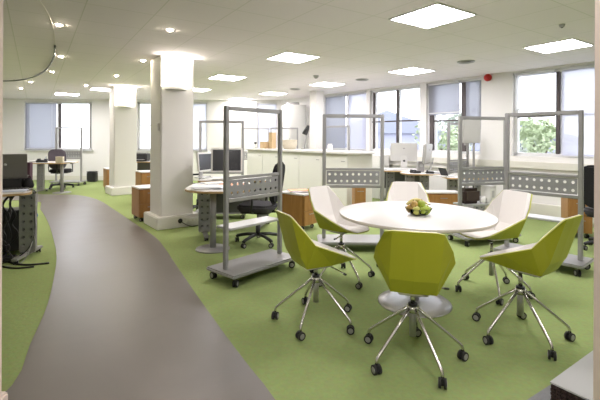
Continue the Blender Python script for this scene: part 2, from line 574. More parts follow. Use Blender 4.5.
window('window_8', bo, bd, bn, *bwins[3], .95, 2.47, [], None, 'frame_wh')

def blind(label, origin, d, n, ta, tb, z0, z1, m, slats=True, off=.02, name='venetian_blind', group=None):
    ang = math.atan2(d.y, d.x)
    mid = origin + d * ((ta + tb) / 2) + n * off
    e = thing(name, label, 'blind', (mid.x, mid.y, z0), ang, group)
    w, h = tb - ta, z1 - z0
    MB().box((0, 0, h - .02), (w, .045, .04), 'frame_wh', bev=.004).build('head_rail', e)
    mb = MB()
    if slats:
        k = int(h / .03)
        for i in range(k):
            zz = h - .05 - i * .03
            mb.quad([(-w / 2 + .005, -.006, zz - .016), (w / 2 - .005, -.006, zz - .016), (w / 2 - .005, .006, zz + .016), (-w / 2 + .005, .006, zz + .016)], m)
        mb.build('slats', e)
        mb = MB()
        for s in (-.35, .35):
            mb.cyl((s * w, -.012, .02), (s * w, -.012, h - .04), .003, 'white_pl', seg=6)
        mb.build('ladder_cord', e)
    else:
        mb.quad([(-w / 2 + .005, 0, .015), (w / 2 - .005, 0, .015), (w / 2 - .005, 0, h - .015), (-w / 2 + .005, 0, h - .015)], m)
        mb.build('fabric_sheet', e)
    MB().box((0, 0, .01), (w - .01, .02, .02), 'frame_wh', bev=.003).build('bottom_rail', e)
    return e
blind('bright white roller blind lowered to the transom, beside the sheer blind', W0, LW, RW, wt(554), wt(514), 1.86, HEAD - .01, 'blind_wh', False, name='roller_blind')
blind('sheer lavender blind covering the whole window half behind the wheeled perforated screen', W0, LW, RW, t4[0] + .03, wt(561), SILL + .01, HEAD - .01, 'blind_lav', False, name='roller_blind')
blind('half-lowered blue grey venetian blind just beyond the red alarm', W0, LW, RW, wt(459), wt(428), 1.87, HEAD - .01, 'blind_bl')
blind('narrow blue grey venetian blind fully lowered next to the red alarm', W0, LW, RW, wt(481), wt(465), 1.5, HEAD - .01, 'blind_bl')
blind('pale venetian blind on the far end of the window wall, next to the white column', W0, LW, RW, wt(345), wt(325), SILL + .02, HEAD - .01, 'blind_bl')
blind('pale sheer blind on the second window half from the white column', W0, LW, RW, wt(365.5), wt(348), SILL + .02, HEAD - .01, 'blind_lav', True)
blind('light blue venetian blind covering half of the far window behind the laptop desk', bo, bd, bn, bwins[0][0] + .03, (bwins[0][0] + bwins[0][1]) / 2 - .05, .97, 2.46, 'blind_bl')
blind('lavender sheer blind on the back window behind the left monitor cluster', bo, bd, bn, bwins[2][0] + .03, bwins[2][1] - .03, .97, 2.46, 'blind_lav', False, name='roller_blind')
blind('lavender sheer blind on the back window above the counter end', bo, bd, bn, bwins[3][0] + .03, bwins[3][1] - .03, .97, 2.46, 'blind_lav', False, name='roller_blind')

# the opening the camera looks through
def jamb(name, xa, xb, y0, y1):
    s = struct(MB().box(((xa + xb) / 2, (y0 + y1) / 2, CEIL / 2), (abs(xb - xa), y1 - y0, CEIL), 'jamb', bev=.01).build(name))
    return s
jamb('wall_opening_left', -1.70, -1.405, 1.75, 1.9)
struct(MB().box((-1.552, 1.825, .06), (.33, .19, .12), 'jamb', bev=.012).build('baseboard_opening_left'))
jamb('wall_opening_right', .986, 1.20, 1.2, 1.35)

# pillars
def pillar(name, corner, label):
    Rv = Vector((math.cos(AB), math.sin(AB), 0)); Lv = Vector((-math.sin(AB), math.cos(AB), 0))
    c = Vector(corner) + (Rv + Lv) * .333
    e = bpy.data.objects.new(name, None); C.objects.link(e); e.location = (c.x, c.y, 0); e.rotation_euler.z = AB
    struct(e, label)
    MB().box((0, 0, CEIL / 2), (.50, .50, CEIL), 'pillar', bev=.012).build('shaft', e)
    MB().box((0, 0, .09), (.650, .650, .18), 'pillar', bev=.012).build('plinth', e)
    return e, c
p1, pc1 = pillar('pillar', at(156.5, 231, 0), 'near white square pillar on a boxed plinth beside the walkway')
p2, pc2 = pillar('pillar', at(111, 196, 0), 'farther white square pillar on a boxed plinth')
e = bpy.data.objects.new('pillar', None); C.objects.link(e); e.location = (*far(316.5, 10.2)[:2], 0); e.rotation_euler.z = AW
struct(e, 'white column at the far end of the window wall')
MB().box((0, 0, CEIL / 2), (.26, .26, CEIL), 'pillar', bev=.01).build('shaft', e)

def uplighter(c, label):
    e = thing('wall_uplighter', label, 'wall lamp', (c.x, c.y, 2.09), AB, 'curved uplighters on the pillars')
    n = 20
    prof = []
    def arc(rx, ry, z0, z1, m, name):
        poly = [(-.03 + rx * math.cos(PI + PI * k / n), -.252 + ry * math.sin(PI + PI * k / n)) for k in range(n + 1)]
        MB().prism(poly, z0, z1, m, smooth=False).build(name, e)
    arc(.222, .15, 0, .38, 'lampglow', 'diffuser')
    arc(.16, .13, -.035, -.001, 'pillar', 'bracket')
    l = bpy.data.lights.new('uplight', 'AREA'); l.shape = 'RECTANGLE'; l.size = .40; l.size_y = .12; l.energy = UP_E; l.color = (1, .94, .86)
    lo = bpy.data.objects.new('uplight', l); C.objects.link(lo); lo.parent = e; lo.location = (0, -.33, .41); lo.rotation_euler = (PI, 0, 0)
    return e
uplighter(pc1, 'glowing curved uplighter high on the near pillar')
uplighter(pc2, 'glowing curved uplighter high on the farther pillar')

# ================================================================ LIGHTS ON THE CEILING
def panel_light(c, label):
    e = thing('ceiling_light', label, 'ceiling light', (c.x, c.y, CEIL), R(33.5), 'recessed square ceiling lights')
    MB().box((0, 0, -.006), (.56, .56, .006), 'panel').build('diffuser', e)
    f = MB()
    for s in (-1, 1):
        f.box((s * .29, 0, -.006), (.02, .60, .012), 'panel_blade', bev=.002)
        f.box((0, s * .29, -.006), (.56, .02, .012), 'panel_blade', bev=.002)
    f.build('frame', e)
    MB().box((-.09, 0, -.011), (.012, .56, .006), 'panel_blade').box((.09, 0, -.011), (.012, .56, .006), 'panel_blade').build('divider', e)
    return e
LP = [(432, 16.5, 'largest square ceiling light, above the round meeting table'),
      (558, 46, 'square ceiling light nearest the window with the white roller blind'),
      (293, 57.5, 'square ceiling light above the wheeled screen with the long shelf'),
      (411, 71, 'square ceiling light in front of the clear bright window'),
      (227, 77.5, 'square ceiling light just past the near pillar, above the monitors'),
      (327, 84.3, 'square ceiling light before the far white column'),
      (273, 93.5, 'square ceiling light above the long white counter'),
      (240, 99, 'farthest thin square ceiling light, over the far end of the counter'),
      (196, 89.5, 'square ceiling light half hidden behind the near pillar'),
      (104, 89.3, 'square ceiling light half hidden behind the farther pillar'),
      (67, 94, 'square ceiling light in front of the far blue-blinded window')]
for x, y, lb in LP:
    panel_light(at(x, y, CEIL), lb)
for x, y in ((3.9, 2.3), (-5.9, 6.2), (-8.5, 9.7), (-.3, -.3), (.95, 1.05)):  # unseen panels, some added to brighten the far wall, foreground chair and jamb
    panel_light(Vector((x, y, CEIL)), 'unseen square ceiling light added outside the picture')

def spot(c, label, z=None):
    e = thing('spotlight', label, 'spotlight', (c.x, c.y, CEIL), 0, 'small halogen spotlights on the ceiling')
    MB().lathe([(.034, -.003), (.040, -.008), (.047, -.004), (.048, 0), (.034, 0)], 'alu_lt', seg=20).build('rim', e)
    MB().lathe([(0, -.022), (.018, -.019), (.030, -.010), (.034, 0), (0, 0)], 'halogen', seg=18).build('lens', e)
    l = bpy.data.lights.new('spot_beam', 'SPOT'); l.energy = SPOT_E; l.spot_size = R(110); l.spot_blend = .8; l.color = (1, .88, .72); l.shadow_soft_size = .03
    lo = bpy.data.objects.new('spot_beam', l); C.objects.link(lo); lo.parent = e; lo.location = (0, 0, -.03)
    return e
SP = [(59, 25.5, 'nearest spotlight at the start of the curved ceiling track'),
      (61, 57, 'second spotlight on the curved ceiling track'),
      (52, 72, 'third spotlight, where the ceiling track bends'),
      (30.5, 82, 'spotlight just below the curved end of the ceiling track'),
      (21, 88.5, 'farthest left spotlight, over the laptop desk'),
      (86, 85.5, 'spotlight left of the farther pillar'),
      (116.5, 76, 'spotlight just in front of the farther pillar'),
      (143, 61, 'spotlight just left of the near pillar top'),
      (170, 30.5, 'spotlight nearest in front of the near pillar')]
for x, y, lb in SP:
    spot(at(x, y, CEIL - .012), lb)
tr = [at(x, y, CEIL - .03) for x, y in ((-2, 81), (3, 81), (14, 80.7), (24, 79.5), (32, 77.5), (40, 74), (47, 68.5), (52, 61), (54.5, 54), (55, 46))]
e = thing('ceiling_track', 'thin dark curved lighting track hanging under the ceiling by the spotlights', 'track')
MB().tube(smooth_poly(tr, 4), .013, mat('dark_track', (.10, .10, .10), .4), seg=8).build('rail', e)
for k in (2, 5, 8):
    p = tr[k]; MB().cyl((p.x, p.y, CEIL - .03), (p.x, p.y, CEIL), .006, 'alu', seg=8).build('hanger', e)

edge = [at(x, y, CEIL - .004) for x, y in ((55, 46), (54.5, 36), (52.5, 24), (46, 10), (37, -2), (26, -14))]
struct(MB().tube(smooth_poly(edge, 5), .003, 'trim', seg=6).build('trim_2'), 'thin curved ceiling edging')
def small_ceiling(name, label, cat, x, y, r, h, m='white_pl', m2='hubgrey'):
    c = at(x, y, CEIL)
    e = thing(name, label, cat, (c.x, c.y, CEIL))
    MB().lathe([(0, -h), (r * .6, -h), (r * .85, -h * .6), (r, -.002), (r, 0), (0, 0)], m, seg=20).build('housing', e)
    MB().cyl((0, 0, -h - .006), (0, 0, -h + .001), r * .35, m2, seg=12).build('sensor', e)
small_ceiling('smoke_detector', 'small grey smoke detector between two square ceiling lights', 'smoke detector', 316, 75.5, .055, .05, 'hubgrey', 'black')
small_ceiling('smoke_detector', 'tiny ceiling detector above the sheer blind', 'smoke detector', 562, 24.5, .03, .03, 'hubgrey', 'black')
def vent(label, x, y, r=.13):
    c = at(x, y, CEIL)
    e = thing('ceiling_diffuser', label, 'air vent', (c.x, c.y, CEIL), 0, 'round air diffusers')
    MB().lathe([(r * .82, -.006), (r, -.012), (r, 0), (r * .8, 0)], 'alu_lt', seg=24).build('rim', e)
    mb = MB()
    for q in (.7, .5, .3):
        mb.lathe([(r * q, -.012), (r * (q + .12), -.018), (r * (q + .12), -.014), (r * q, -.008)], 'hubgrey', seg=24)
    mb.cyl((0, 0, -.014), (0, 0, -.0), r * .2, 'hubgrey', seg=16)
    mb.build('louvre_rings', e)
vent('round air diffuser in the ceiling just above the red alarm', 466, 61.5)
vent('round air diffuser in the ceiling in front of the pale blinds', 362, 79.5)
vent('round air diffuser in the ceiling over the counter', 295, 89)

# red sounder on the wall
t = wt(488.5); c = W0 + LW * t
Yd = c.y; zz = CAM_H + (140.4 - 78.3) * Yd / 400
e = thing('fire_alarm', 'red round fire alarm sounder high on the white wall between windows', 'fire alarm', (c.x, c.y, zz), AW + PI / 2)
Q = Matrix.Rotation(R(90), 4, 'X')
MB().lathe([(0, .02), (.05, .02), (.06, 0), (0, 0)], 'red', mx=Matrix.Rotation(R(-90), 4, 'X'), seg=20).build('base', e)
MB().lathe([(0, .09), (.035, .09), (.062, .07), (.07, .045), (.055, .02), (0, .02)], 'red', mx=Matrix.Rotation(R(-90), 4, 'X'), seg=20).build('horn', e)

# ================================================================ ROUND TABLE
T = Vector((.94, 3.27, 0))
e = thing('round_table', 'round white meeting table on a silver disc foot', 'table', T)
MB().lathe([(0, .733), (.605, .733), (.612, .729)], 'lam', seg=96).lathe([(.612, .729), (.614, .722), (.606, .706), (.59, .704), (0, .704)], 'lam_edge', seg=96).build('tabletop', e)
MB().cyl((0, 0, .012), (0, 0, .69), .04, 'steel', seg=24).lathe([(.0, .70), (.16, .70), (.16, .69), (.05, .67), (.041, .64)], 'steel', seg=24).build('column', e)
MB().lathe([(0, .030), (.04, .028), (.20, .018), (.285, .010), (.292, .004), (.292, 0), (0, 0)], 'steel', seg=64).build('base', e)

# ================================================================ MEETING CHAIR
def castor_mb(r=.027):
    mb = MB()
    for s in (-1, 1):
        x0 = s * .008
        x1 = s * .021
        mb.cyl((x0, 0, r), (x1, 0, r), r, 'rubber', seg=20)
        mb.cyl((x1, 0, r), (x1 + s * .0025, 0, r), r * .66, 'hubgrey', r2=r * .58, seg=18)
    mb.cyl((-.009, 0, r), (.009, 0, r), r * .5, 'black', seg=12)
    mb.box((0, 0, r * 1.55), (.016, .028, r * 1.0), 'black', bev=.004)
    mb.cyl((0, 0, r * 1.6), (0, 0, r * 2.6), .006, 'chrome', seg=10)
    return mb

SH = [  # rows front to top: outer edge, pan crease, centre line (x, y, z)
    ((.125, .238, .470), (.085, .258, .464), (0, .263, .462)),
    ((.166, .185, .494), (.108, .175, .463), (0, .175, .459)),
    ((.200, .040, .560), (.124, .035, .456), (0, .035, .452)),
    ((.226, -.150, .640), (.128, -.165, .456), (0, -.168, .452)),
    ((.208, -.212, .718), (.134, -.216, .545), (0, -.220, .542)),
    ((.157, -.298, .828), (.116, -.303, .835), (0, -.306, .835)),
]
def shell_grid(off, inset=0.0):
    """grid of points, offset along the surface normal by off"""
    rows = []
    for (ex, ey, ez), (px, py, pz), (cx, cy, cz) in SH:
        ex_, px_ = ex - inset, px
        rows.append([Vector((-ex_, ey, ez)), Vector((-px_, py, pz)), Vector((0, cy, cz)), Vector((px_, py, pz)), Vector((ex_, ey, ez))])
    nr, nc = len(rows), 5
    b = bmesh.new()
    vs = [[b.verts.new(p) for p in r] for r in rows]
    for i in range(nr - 1):
        for j in range(nc - 1):
            b.faces.new((vs[i][j], vs[i][j + 1], vs[i + 1][j + 1], vs[i + 1][j]))
    b.normal_update()
    N = [[v.normal.copy() for v in r] for r in vs]
    b.free()
    # make normals point to the sitter (up / front)
    out = []
    for i in range(nr):
        row = []
        for j in range(nc):
            n = N[i][j]
            ref = Vector((0, .5, 1)) if i < 4 else Vector((0, 1, .4))
            if n.dot(ref) < 0: n = -n
            row.append(rows[i][j] + n * off)
        out.append(row)
    return out
def sheet(ga, gb, m_a, m_rim):
    """closed thin sheet between grids ga (lower/outer) and gb (upper/inner), one material plus a rim"""
    mb = MB()
    b = bmesh.new()
    A = [[b.verts.new(p) for p in r] for r in ga]; B = [[b.verts.new(p) for p in r] for r in gb]
    ia, ir = mb.mi(m_a), mb.mi(m_rim)
    nr, nc = len(ga), len(ga[0])
    for i in range(nr - 1):
        for j in range(nc - 1):
            f = b.faces.new((A[i][j], A[i + 1][j], A[i + 1][j + 1], A[i][j + 1])); f.material_index = ia; f.smooth = False
            f = b.faces.new((B[i][j], B[i][j + 1], B[i + 1][j + 1], B[i + 1][j])); f.material_index = ia; f.smooth = False
    ring = [(0, j) for j in range(nc)] + [(i, nc - 1) for i in range(1, nr)] + [(nr - 1, j) for j in range(nc - 2, -1, -1)] + [(i, 0) for i in range(nr - 2, 0, -1)]
    for k in range(len(ring)):
        (i, j), (i2, j2) = ring[k], ring[(k + 1) % len(ring)]
        f = b.faces.new((A[i][j], A[i2][j2], B[i2][j2], B[i][j])); f.material_index = ir
    bmesh.ops.recalc_face_normals(b, faces=b.faces[:])
    # keep the fold lines crisp
    me = bpy.data.meshes.new('tmp'); b.to_mesh(me); b.free(); mb.bm.from_mesh(me); bpy.data.meshes.remove(me)
    for ed in mb.bm.edges:
        if len(ed.link_faces) == 2 and ed.calc_face_angle(0) > R(22):
            ed.smooth = False
    return mb

def make_meeting_chair(label):
    e = thing('meeting_chair', label, 'chair', group='meeting chairs around the round table')
    sheet(shell_grid(0), shell_grid(.009), 'olive', 'olive_edge').build('seat_shell', e)['label'] = 'lime green outer shell'
    sheet(shell_grid(.0095, .004), shell_grid(.014, .008), 'lining', 'lining').build('seat_lining', e)['label'] = 'white inner seat lining'
    MB().box((0, -.04, .440), (.17, .21, .016), 'lining', bev=.005).box((0, -.03, .424), (.10, .16, .012), 'black', bev=.004).build('seat_plate', e)
    MB().cyl((0, 0, .14), (0, 0, .33), .021, 'steel', seg=18).cyl((0, 0, .33), (0, 0, .425), .013, 'chrome', seg=14).build('gas_column', e)
    MB().cyl((0, 0, .285), (0, 0, .325), .034, 'chrome', seg=20).cyl((0, 0, .325), (0, 0, .337), .028, 'black', seg=20).build('hub', e)
    MB().tube([(.03, .06, .425), (.12, .08, .418), (.19, .09, .412)], .005, 'chrome', seg=8).box((.20, .092, .411), (.035, .018, .010), 'black', bev=.003).build('height_lever', e)
    for k in range(5):
        pts = [(.028, 0, .308), (.12, 0, .232), (.25, 0, .125), (.281, 0, .099), (.294, 0, .085), (.299, 0, .070), (.30, 0, .058)]
        l = MB().tube(pts, .0095, 'chrome', seg=10).build('leg', e)
        l.rotation_euler.z = 2 * PI * k / 5
        cm = castor_mb().build('castor', l, (.30, 0, 0), R(35 + 67 * k))
    return e

def set_phase(ch, deg, rz):
    ks = [c for c in ch.children if c.name.split('.')[0] == 'leg']
    for k, c in enumerate(ks):
        c.rotation_euler.z = R(deg + 72 * k) - rz
CH = [((.122, 2.93), (.90, .42), 32, 'lime green chair nearest the wheeled screen, its back to the walkway'),
      ((.690, 2.43), (.22, .83), 69.3, 'lime green chair in the foreground with its back turned to us'),
      ((1.505, 2.722), (-.49, .655), 59.5, 'lime green chair in profile nearest the white-topped box and the warm-lit jamb'),
      ((.40, 3.83), (.55, -.55), 8, 'chair with white lining facing us beside the wood pedestal with papers'),
      ((1.12, 4.09), (-.14, -.82), 20, 'chair directly behind the fruit bowl, only its white back showing'),
      ((1.69, 3.52), (-.94, -.34), 40, 'chair with white lining facing us in front of the two perforated screens')]
ch0 = make_meeting_chair(CH[0][3])
for k, ((x, y), (dx, dy), ph, lb) in enumerate(CH):
    rz = face(dx, dy)
    c = ch0 if k == 0 else dup(ch0, label=lb)
    c.location = (x, y, 0); c.rotation_euler.z = rz
    set_phase(c, ph, rz)
    dz, dy_ = ((-.026, .03), (0, 0), (.02, -.015), (.015, 0), (.03, 0), (.03, 0))[k]
    for p in c.children:                       # seats set at slightly different heights
        if p.name.split('.')[0] in ('seat_shell', 'seat_lining', 'seat_plate', 'height_lever'):
            p.location.z = dz; p.location.y = dy_

# ---------------------------------------------------------------- fruit bowl
BZ = .733
bc = Vector((.945, 3.18, BZ))
e = thing('fruit_bowl', 'shallow glass bowl of fruit on the round white table', 'bowl', bc)
MB().lathe([(0, .004), (.05, .004), (.085, .025), (.103, .055), (.106, .055), (.088, .022), (.052, .0), (0, .0)], 'bowl', seg=40).build('bowl_body', e)
def fruit(name, label, cat, p, r, m, sc_=(1, 1, 1), tilt=0, g='fruit in the glass bowl'):
    t = thing(name, label, cat, (bc.x + p[0], bc.y + p[1], BZ + p[2]), random.uniform(0, 6), g)
    mx = Matrix.Rotation(tilt, 4, 'X')
    pr = [(0, .78), (.18, .88), (.42, .93), (.75, .72), (.98, .18), (.97, -.2), (.75, -.66), (.42, -.9), (.15, -.88), (0, -.82)]
    if name == 'pear':
        pr = [(0, 1.45), (.22, 1.42), (.38, 1.15), (.5, .75), (.8, .35), (.98, -.1), (.9, -.5), (.55, -.88), (.2, -.95), (0, -.9)]
    MB().lathe([(a * r, b * r) for a, b in pr], m, seg=20, mx=mx).build('flesh', t)
    top = pr[0][1] * r
    MB().cyl(mx @ Vector((0, 0, top)), mx @ Vector((.003, 0, top + .018)), .0022, 'stem', seg=6).build('stem', t)
fruit('apple', 'green apple at the front right of the fruit bowl', 'apple', (.045, -.045, .040), .034, 'apple_g', tilt=.4)
fruit('apple', 'yellow green apple at the front left of the fruit bowl', 'apple', (-.030, -.055, .040), .034, 'apple_y', tilt=-.3)
fruit('apple', 'blush red apple at the left rim of the fruit bowl', 'apple', (-.062, .018, .042), .034, 'apple_r', tilt=.5)
fruit('apple', 'green apple at the right rim of the fruit bowl', 'apple', (.066, .02, .042), .032, 'apple_g', tilt=-.5)
fruit('pear', 'yellow pear lying at the back of the fruit bowl', 'pear', (.005, .058, .040), .030, 'apple_y', tilt=1.2)
fruit('apple', 'green apple on top of the other fruit', 'apple', (.022, -.005, .082), .032, 'apple_g', tilt=.2)
fruit('apple', 'orange tinted apple on top, beside the bananas', 'apple', (-.038, -.01, .080), .031, 'apple_r', tilt=-.4)
def banana(label, y, z, off):
    t = thing('banana', label, 'banana', (bc.x, bc.y + y, BZ + z), 0, 'fruit in the glass bowl')
    mb = MB(); b = []
    for k in range(11):
        a = R(200 - 22 * k * .62 + off)
        b.append(Vector((.085 * math.cos(a), 0, .05 * math.sin(a) + (.0))))
    pts = [Vector((-.085 + .017 * k, .012 * math.sin(k * .3), .030 * math.sin(PI * k / 10))) for k in range(11)]
    rr = [.006, .011, .014, .016, .017, .017, .016, .015, .012, .008, .004]
    bm = bmesh.new(); rings = []
    for p, r in zip(pts, rr):
        rings.append([bm.verts.new(p + Vector((0, r * math.cos(2 * PI * j / 8), r * math.sin(2 * PI * j / 8)))) for j in range(8)])
    for a_, c_ in zip(rings[:-1], rings[1:]):
        for j in range(8):
            bm.faces.new((a_[j], a_[(j + 1) % 8], c_[(j + 1) % 8], c_[j]))
    bm.faces.new(rings[0][::-1]); bm.faces.new(rings[-1])
    bmesh.ops.recalc_face_normals(bm, faces=bm.faces[:])
    mb._merge(bm, 'banana', True); mb.build('peel', t)
    MB().cyl(pts[-1], pts[-1] + Vector((.018, 0, -.003)), .004, 'stem', seg=6).build('stem', t)
    return t
fruit('apple', 'yellow green apple low at the very front of the fruit bowl', 'apple', (.008, -.075, .045), .027, 'apple_g', tilt=.2)
fruit('apple', 'small yellow fruit low at the back right of the bowl', 'apple', (.055, .062, .045), .028, 'apple_y', tilt=-.2)
banana('yellow banana curving over the top of the bowl, nearer one', .022, .078, 0)
banana('yellow banana curving over the top of the bowl, behind the nearer one', .052, .076, 0)

# ================================================================ WHEELED SCREENS
SW, SHT = .75, 1.635
def make_screen(label, shelf=True):
    e = thing('mobile_screen', label, 'screen divider', group='wheeled office screens with perforated panels')
    for s in (-1, 1):
        MB().box((s * (SW / 2 - .02), 0, (.115 + SHT) / 2), (.042, .042, SHT - .115), 'alu', bev=.006).build('post', e)
    MB().box((0, 0, SHT - .021), (SW - .082, .04, .042), 'alu', bev=.006).build('top_bar', e)
    MB().box((0, 0, 1.275), (SW - .08, .008, .64), 'acrylic').build('clear_pane', e)
    MB().box((0, 0, .962), (SW - .082, .034, .028), 'alu', bev=.004).build('upper_rail', e)
    MB().box((0, 0, .752), (SW - .082, .034, .034), 'alu', bev=.004).build('lower_rail', e)
    MB().perf(SW - .10, .165, 9, 2, .0155, .012, 'perf', Matrix.Translation((0, 0, .859))).build('perforated_panel', e)
    pl = [(-.40, -.21), (.40, -.21), (.40, .21), (-.40, .21)]
    MB().box((0, 0, .100), (.86, .42, .032), 'alu', bev=.012).build('base_plate', e)
    if shelf:
        MB().box((0, .07, .485), (SW - .09, .22, .022), 'alu_lt', bev=.006).build('shelf', e)
    for sx in (-1, 1):
        for sy in (-1, 1):
            m = castor_mb(.032)
            m.cyl((0, 0, .075), (0, 0, .085), .022, 'chrome', seg=12)
            m.build('castor', e, (sx * .37, sy * .165, 0), R(20 + 50 * sx + 30 * sy))
    return e
def place_screen(o, a, b):
    """posts at floor points a (left) and b (right) seen from the camera"""
    a, b = Vector(a[:2]), Vector(b[:2])
    m = (a + b) / 2; d = b - a
    o.location = (m.x, m.y, 0); o.rotation_euler.z = math.atan2(d.y, d.x)
    return o
s1 = make_screen('wheeled silver screen with a long shelf, in front of the black office chair')
place_screen(s1, (-.70, 3.69), (-.195, 4.255))
s2 = dup(s1, label='wheeled silver screen in front of the window with the white roller blind'); place_screen(s2, far(508, 4.56), far(580, 4.04))
s4 = dup(s1, label='wheeled silver screen with a dark bag and white box on its shelf'); place_screen(s4, far(459, 5.15), far(506.5, 5.35))
s3 = make_screen('wheeled silver screen standing in front of the white counter end', False); place_screen(s3, far(325, 4.9), far(381.5, 4.9))
for a, b, lb in ((far(199, 6.75), far(244, 6.8), 'wheeled silver screen behind the wide dark monitor'),
                 (far(242.5, 11.2), far(269, 11.25), 'farther wheeled silver screen in front of the counter end with the tan box'),
                 (far(270.5, 10.77), far(298, 10.79), 'farther wheeled silver screen before the tall white cupboard'),
                 (far(326, 9.3), far(347, 8.9), 'wheeled silver screen beyond the counter by the pale blinds'),
                 ((2.59, 6.98), (3.13, 7.46), 'wheeled silver screen partly hidden behind the screen with the dark bag'),
                 (far(55.5, 11.3), far(82, 11.3), 'wheeled silver screen behind the grey office chair at the far window')):
    place_screen(dup(s3, label=lb), a, b)

# things on the shelf of s4
def on_screen(o, lx, ly, z):
    m = o.matrix_basis @ Vector((lx, ly, z)); return m
q = on_screen(s4, -.16, .07, .496)
e = thing('bag', 'dark brown bag slumped on the shelf of the perforated screen', 'bag', q, s4.rotation_euler.z)
MB().box((0, 0, .10), (.26, .17, .20), 'brown', bev=.04).build('body', e)
MB().tube([(-.07, 0, .19), (-.06, 0, .235), (0, 0, .25), (.06, 0, .235), (.07, 0, .19)], .008, 'brown', seg=8).build('handle', e)
q = on_screen(s4, .14, .06, .496)
e = thing('storage_box', 'upright white box on the shelf beside the dark bag', 'box', q, s4.rotation_euler.z + .3)
MB().box((0, 0, .105), (.13, .15, .21), 'white_pl', bev=.008).build('body', e)
MB().box((0, 0, .216), (.135, .155, .014), 'white_pl', bev=.005).build('lid', e)
MB().box((-.02, -.077, .12), (.05, .004, .09), 'alu_lt').build('label_holder', e)
q = on_screen(s4, .025, .04, .496)
e = thing('mug', 'small white mug between the dark bag and the white box', 'mug', q)
MB().lathe([(0, 0), (.036, 0), (.042, .02), (.042, .085), (.037, .085), (.036, .01), (0, .01)], 'white_pl', seg=20).build('cup', e)
MB().tube([(.040, 0, .07), (.062, 0, .065), (.066, 0, .045), (.058, 0, .025), (.040, 0, .02)], .005, 'white_pl', seg=8).build('handle', e)

# ================================================================ OFFICE CHAIRS
def make_office_chair(label, back_m='fabric', seat_m='fabric_grey', arms=True):
    e = thing('office_chair', label, 'chair', group='upholstered swivel office chairs')
    poly = []
    def rr(w, d, r, n=6):
        out = []
        for sx, sy, a0 in ((1, 1, 0), (-1, 1, 90), (-1, -1, 180), (1, -1, 270)):
            for k in range(n + 1):
                a = R(a0 + 90 * k / n); out.append((sx * (w / 2 - r) + r * math.cos(a), sy * (d / 2 - r) + r * math.sin(a)))
        return out
    MB().prism(rr(.48, .46, .12), .43, .51, seat_m, bev=.025).build('seat', e)
    MB().prism(rr(.40, .38, .08), .405, .428, 'black').build('seat_pan', e)
    tilt = Matrix.Translation((0, -.235, .60)) @ Matrix.Rotation(R(90 + 8), 4, 'X')
    MB().prism(rr(.42, .52, .14), -.03, .03, back_m, bev=.022, mx=Matrix.Translation((0, -.255, .78)) @ Matrix.Rotation(R(98), 4, 'X')).build('backrest', e)
    MB().tube([(0, -.10, .41), (0, -.25, .42), (0, -.285, .50), (0, -.275, .62), (0, -.283, .74)], .02, 'black').build('back_support', e)
    if arms:
        for s in (-1, 1):
            MB().tube([(s * .19, 0, .415), (s * .28, 0, .44), (s * .285, -.02, .55), (s * .28, -.02, .645)], .013, 'black').box((s * .275, .01, .66), (.06, .24, .03), 'black', bev=.012).build('armrest', e)
    MB().cyl((0, 0, .10), (0, 0, .24), .03, 'black').cyl((0, 0, .24), (0, 0, .405), .016, 'alu').build('gas_column', e)
    for k in range(5):
        pts = [(.02, 0, .115), (.15, 0, .11), (.27, 0, .085), (.29, 0, .07)]
        l = MB().tube(pts, .021, 'black', seg=8).build('leg', e); l.rotation_euler.z = 2 * PI * k / 5 + .3
        castor_mb(.028).build('castor', l, (.285, 0, 0), R(40 * k))
    return e
o1 = make_office_chair('black office chair behind the wheeled screen with the long shelf')
o1.location = (-.53, 5.1, 0); o1.rotation_euler.z = face(-.88, .2)
o2 = make_office_chair('violet grey office chair at the desk by the far window', 'fabric_violet', 'fabric')
o2.location = (*far(61, 10.55)[:2], 0); o2.rotation_euler.z = face(-.2, .9)
o3 = dup(o1, (*far(611, 4.8)[:2], 0), face(.80, .42), 'black office chair half hidden behind the warm-lit jamb')
o4 = dup(o1, (-1.83, 7.2, 0), face(.7, .5), 'black office chair just visible between the near pillar and the monitors')

# ================================================================ DESKS
def perf_leg(e, x, y, rz, foot=.55):
    o = MB().perf(.15, .60, 2, 7, .016, .03, 'perf', Matrix.Translation((0, 0, .405))).box((0, 0, .085), (.15, .032, .04), 'alu').box((-.079, 0, .395), (.008, .034, .63), 'alu').box((.079, 0, .395), (.008, .034, .63), 'alu').build('perforated_leg', e, (x, y, 0), rz)
    MB().box((0, .035, .405), (.15, .012, .60), 'modesty').build('hole_dark_sheet', o)  # dark sheet added behind the leg so its holes look dark
    MB().box((0, 0, .055), (.06, foot, .03), 'alu', bev=.008).build('foot_bar', o)
    for s in (-1, 1):
        castor_mb(.02).build('castor', o, (0, s * (foot / 2 - .04), 0), .4)
    return o
def rpoly(w, d, r_left=.06, r_right=.06, n=8):
    out = []
    for sx, sy, a0, r in ((1, 1, 0, r_right), (-1, 1, 90, r_left), (-1, -1, 180, r_left), (1, -1, 270, r_right)):
        for k in range(n + 1):
            a = R(a0 + 90 * k / n); out.append((sx * (w / 2 - r) + r * math.cos(a), sy * (d / 2 - r) + r * math.sin(a)))
    return out
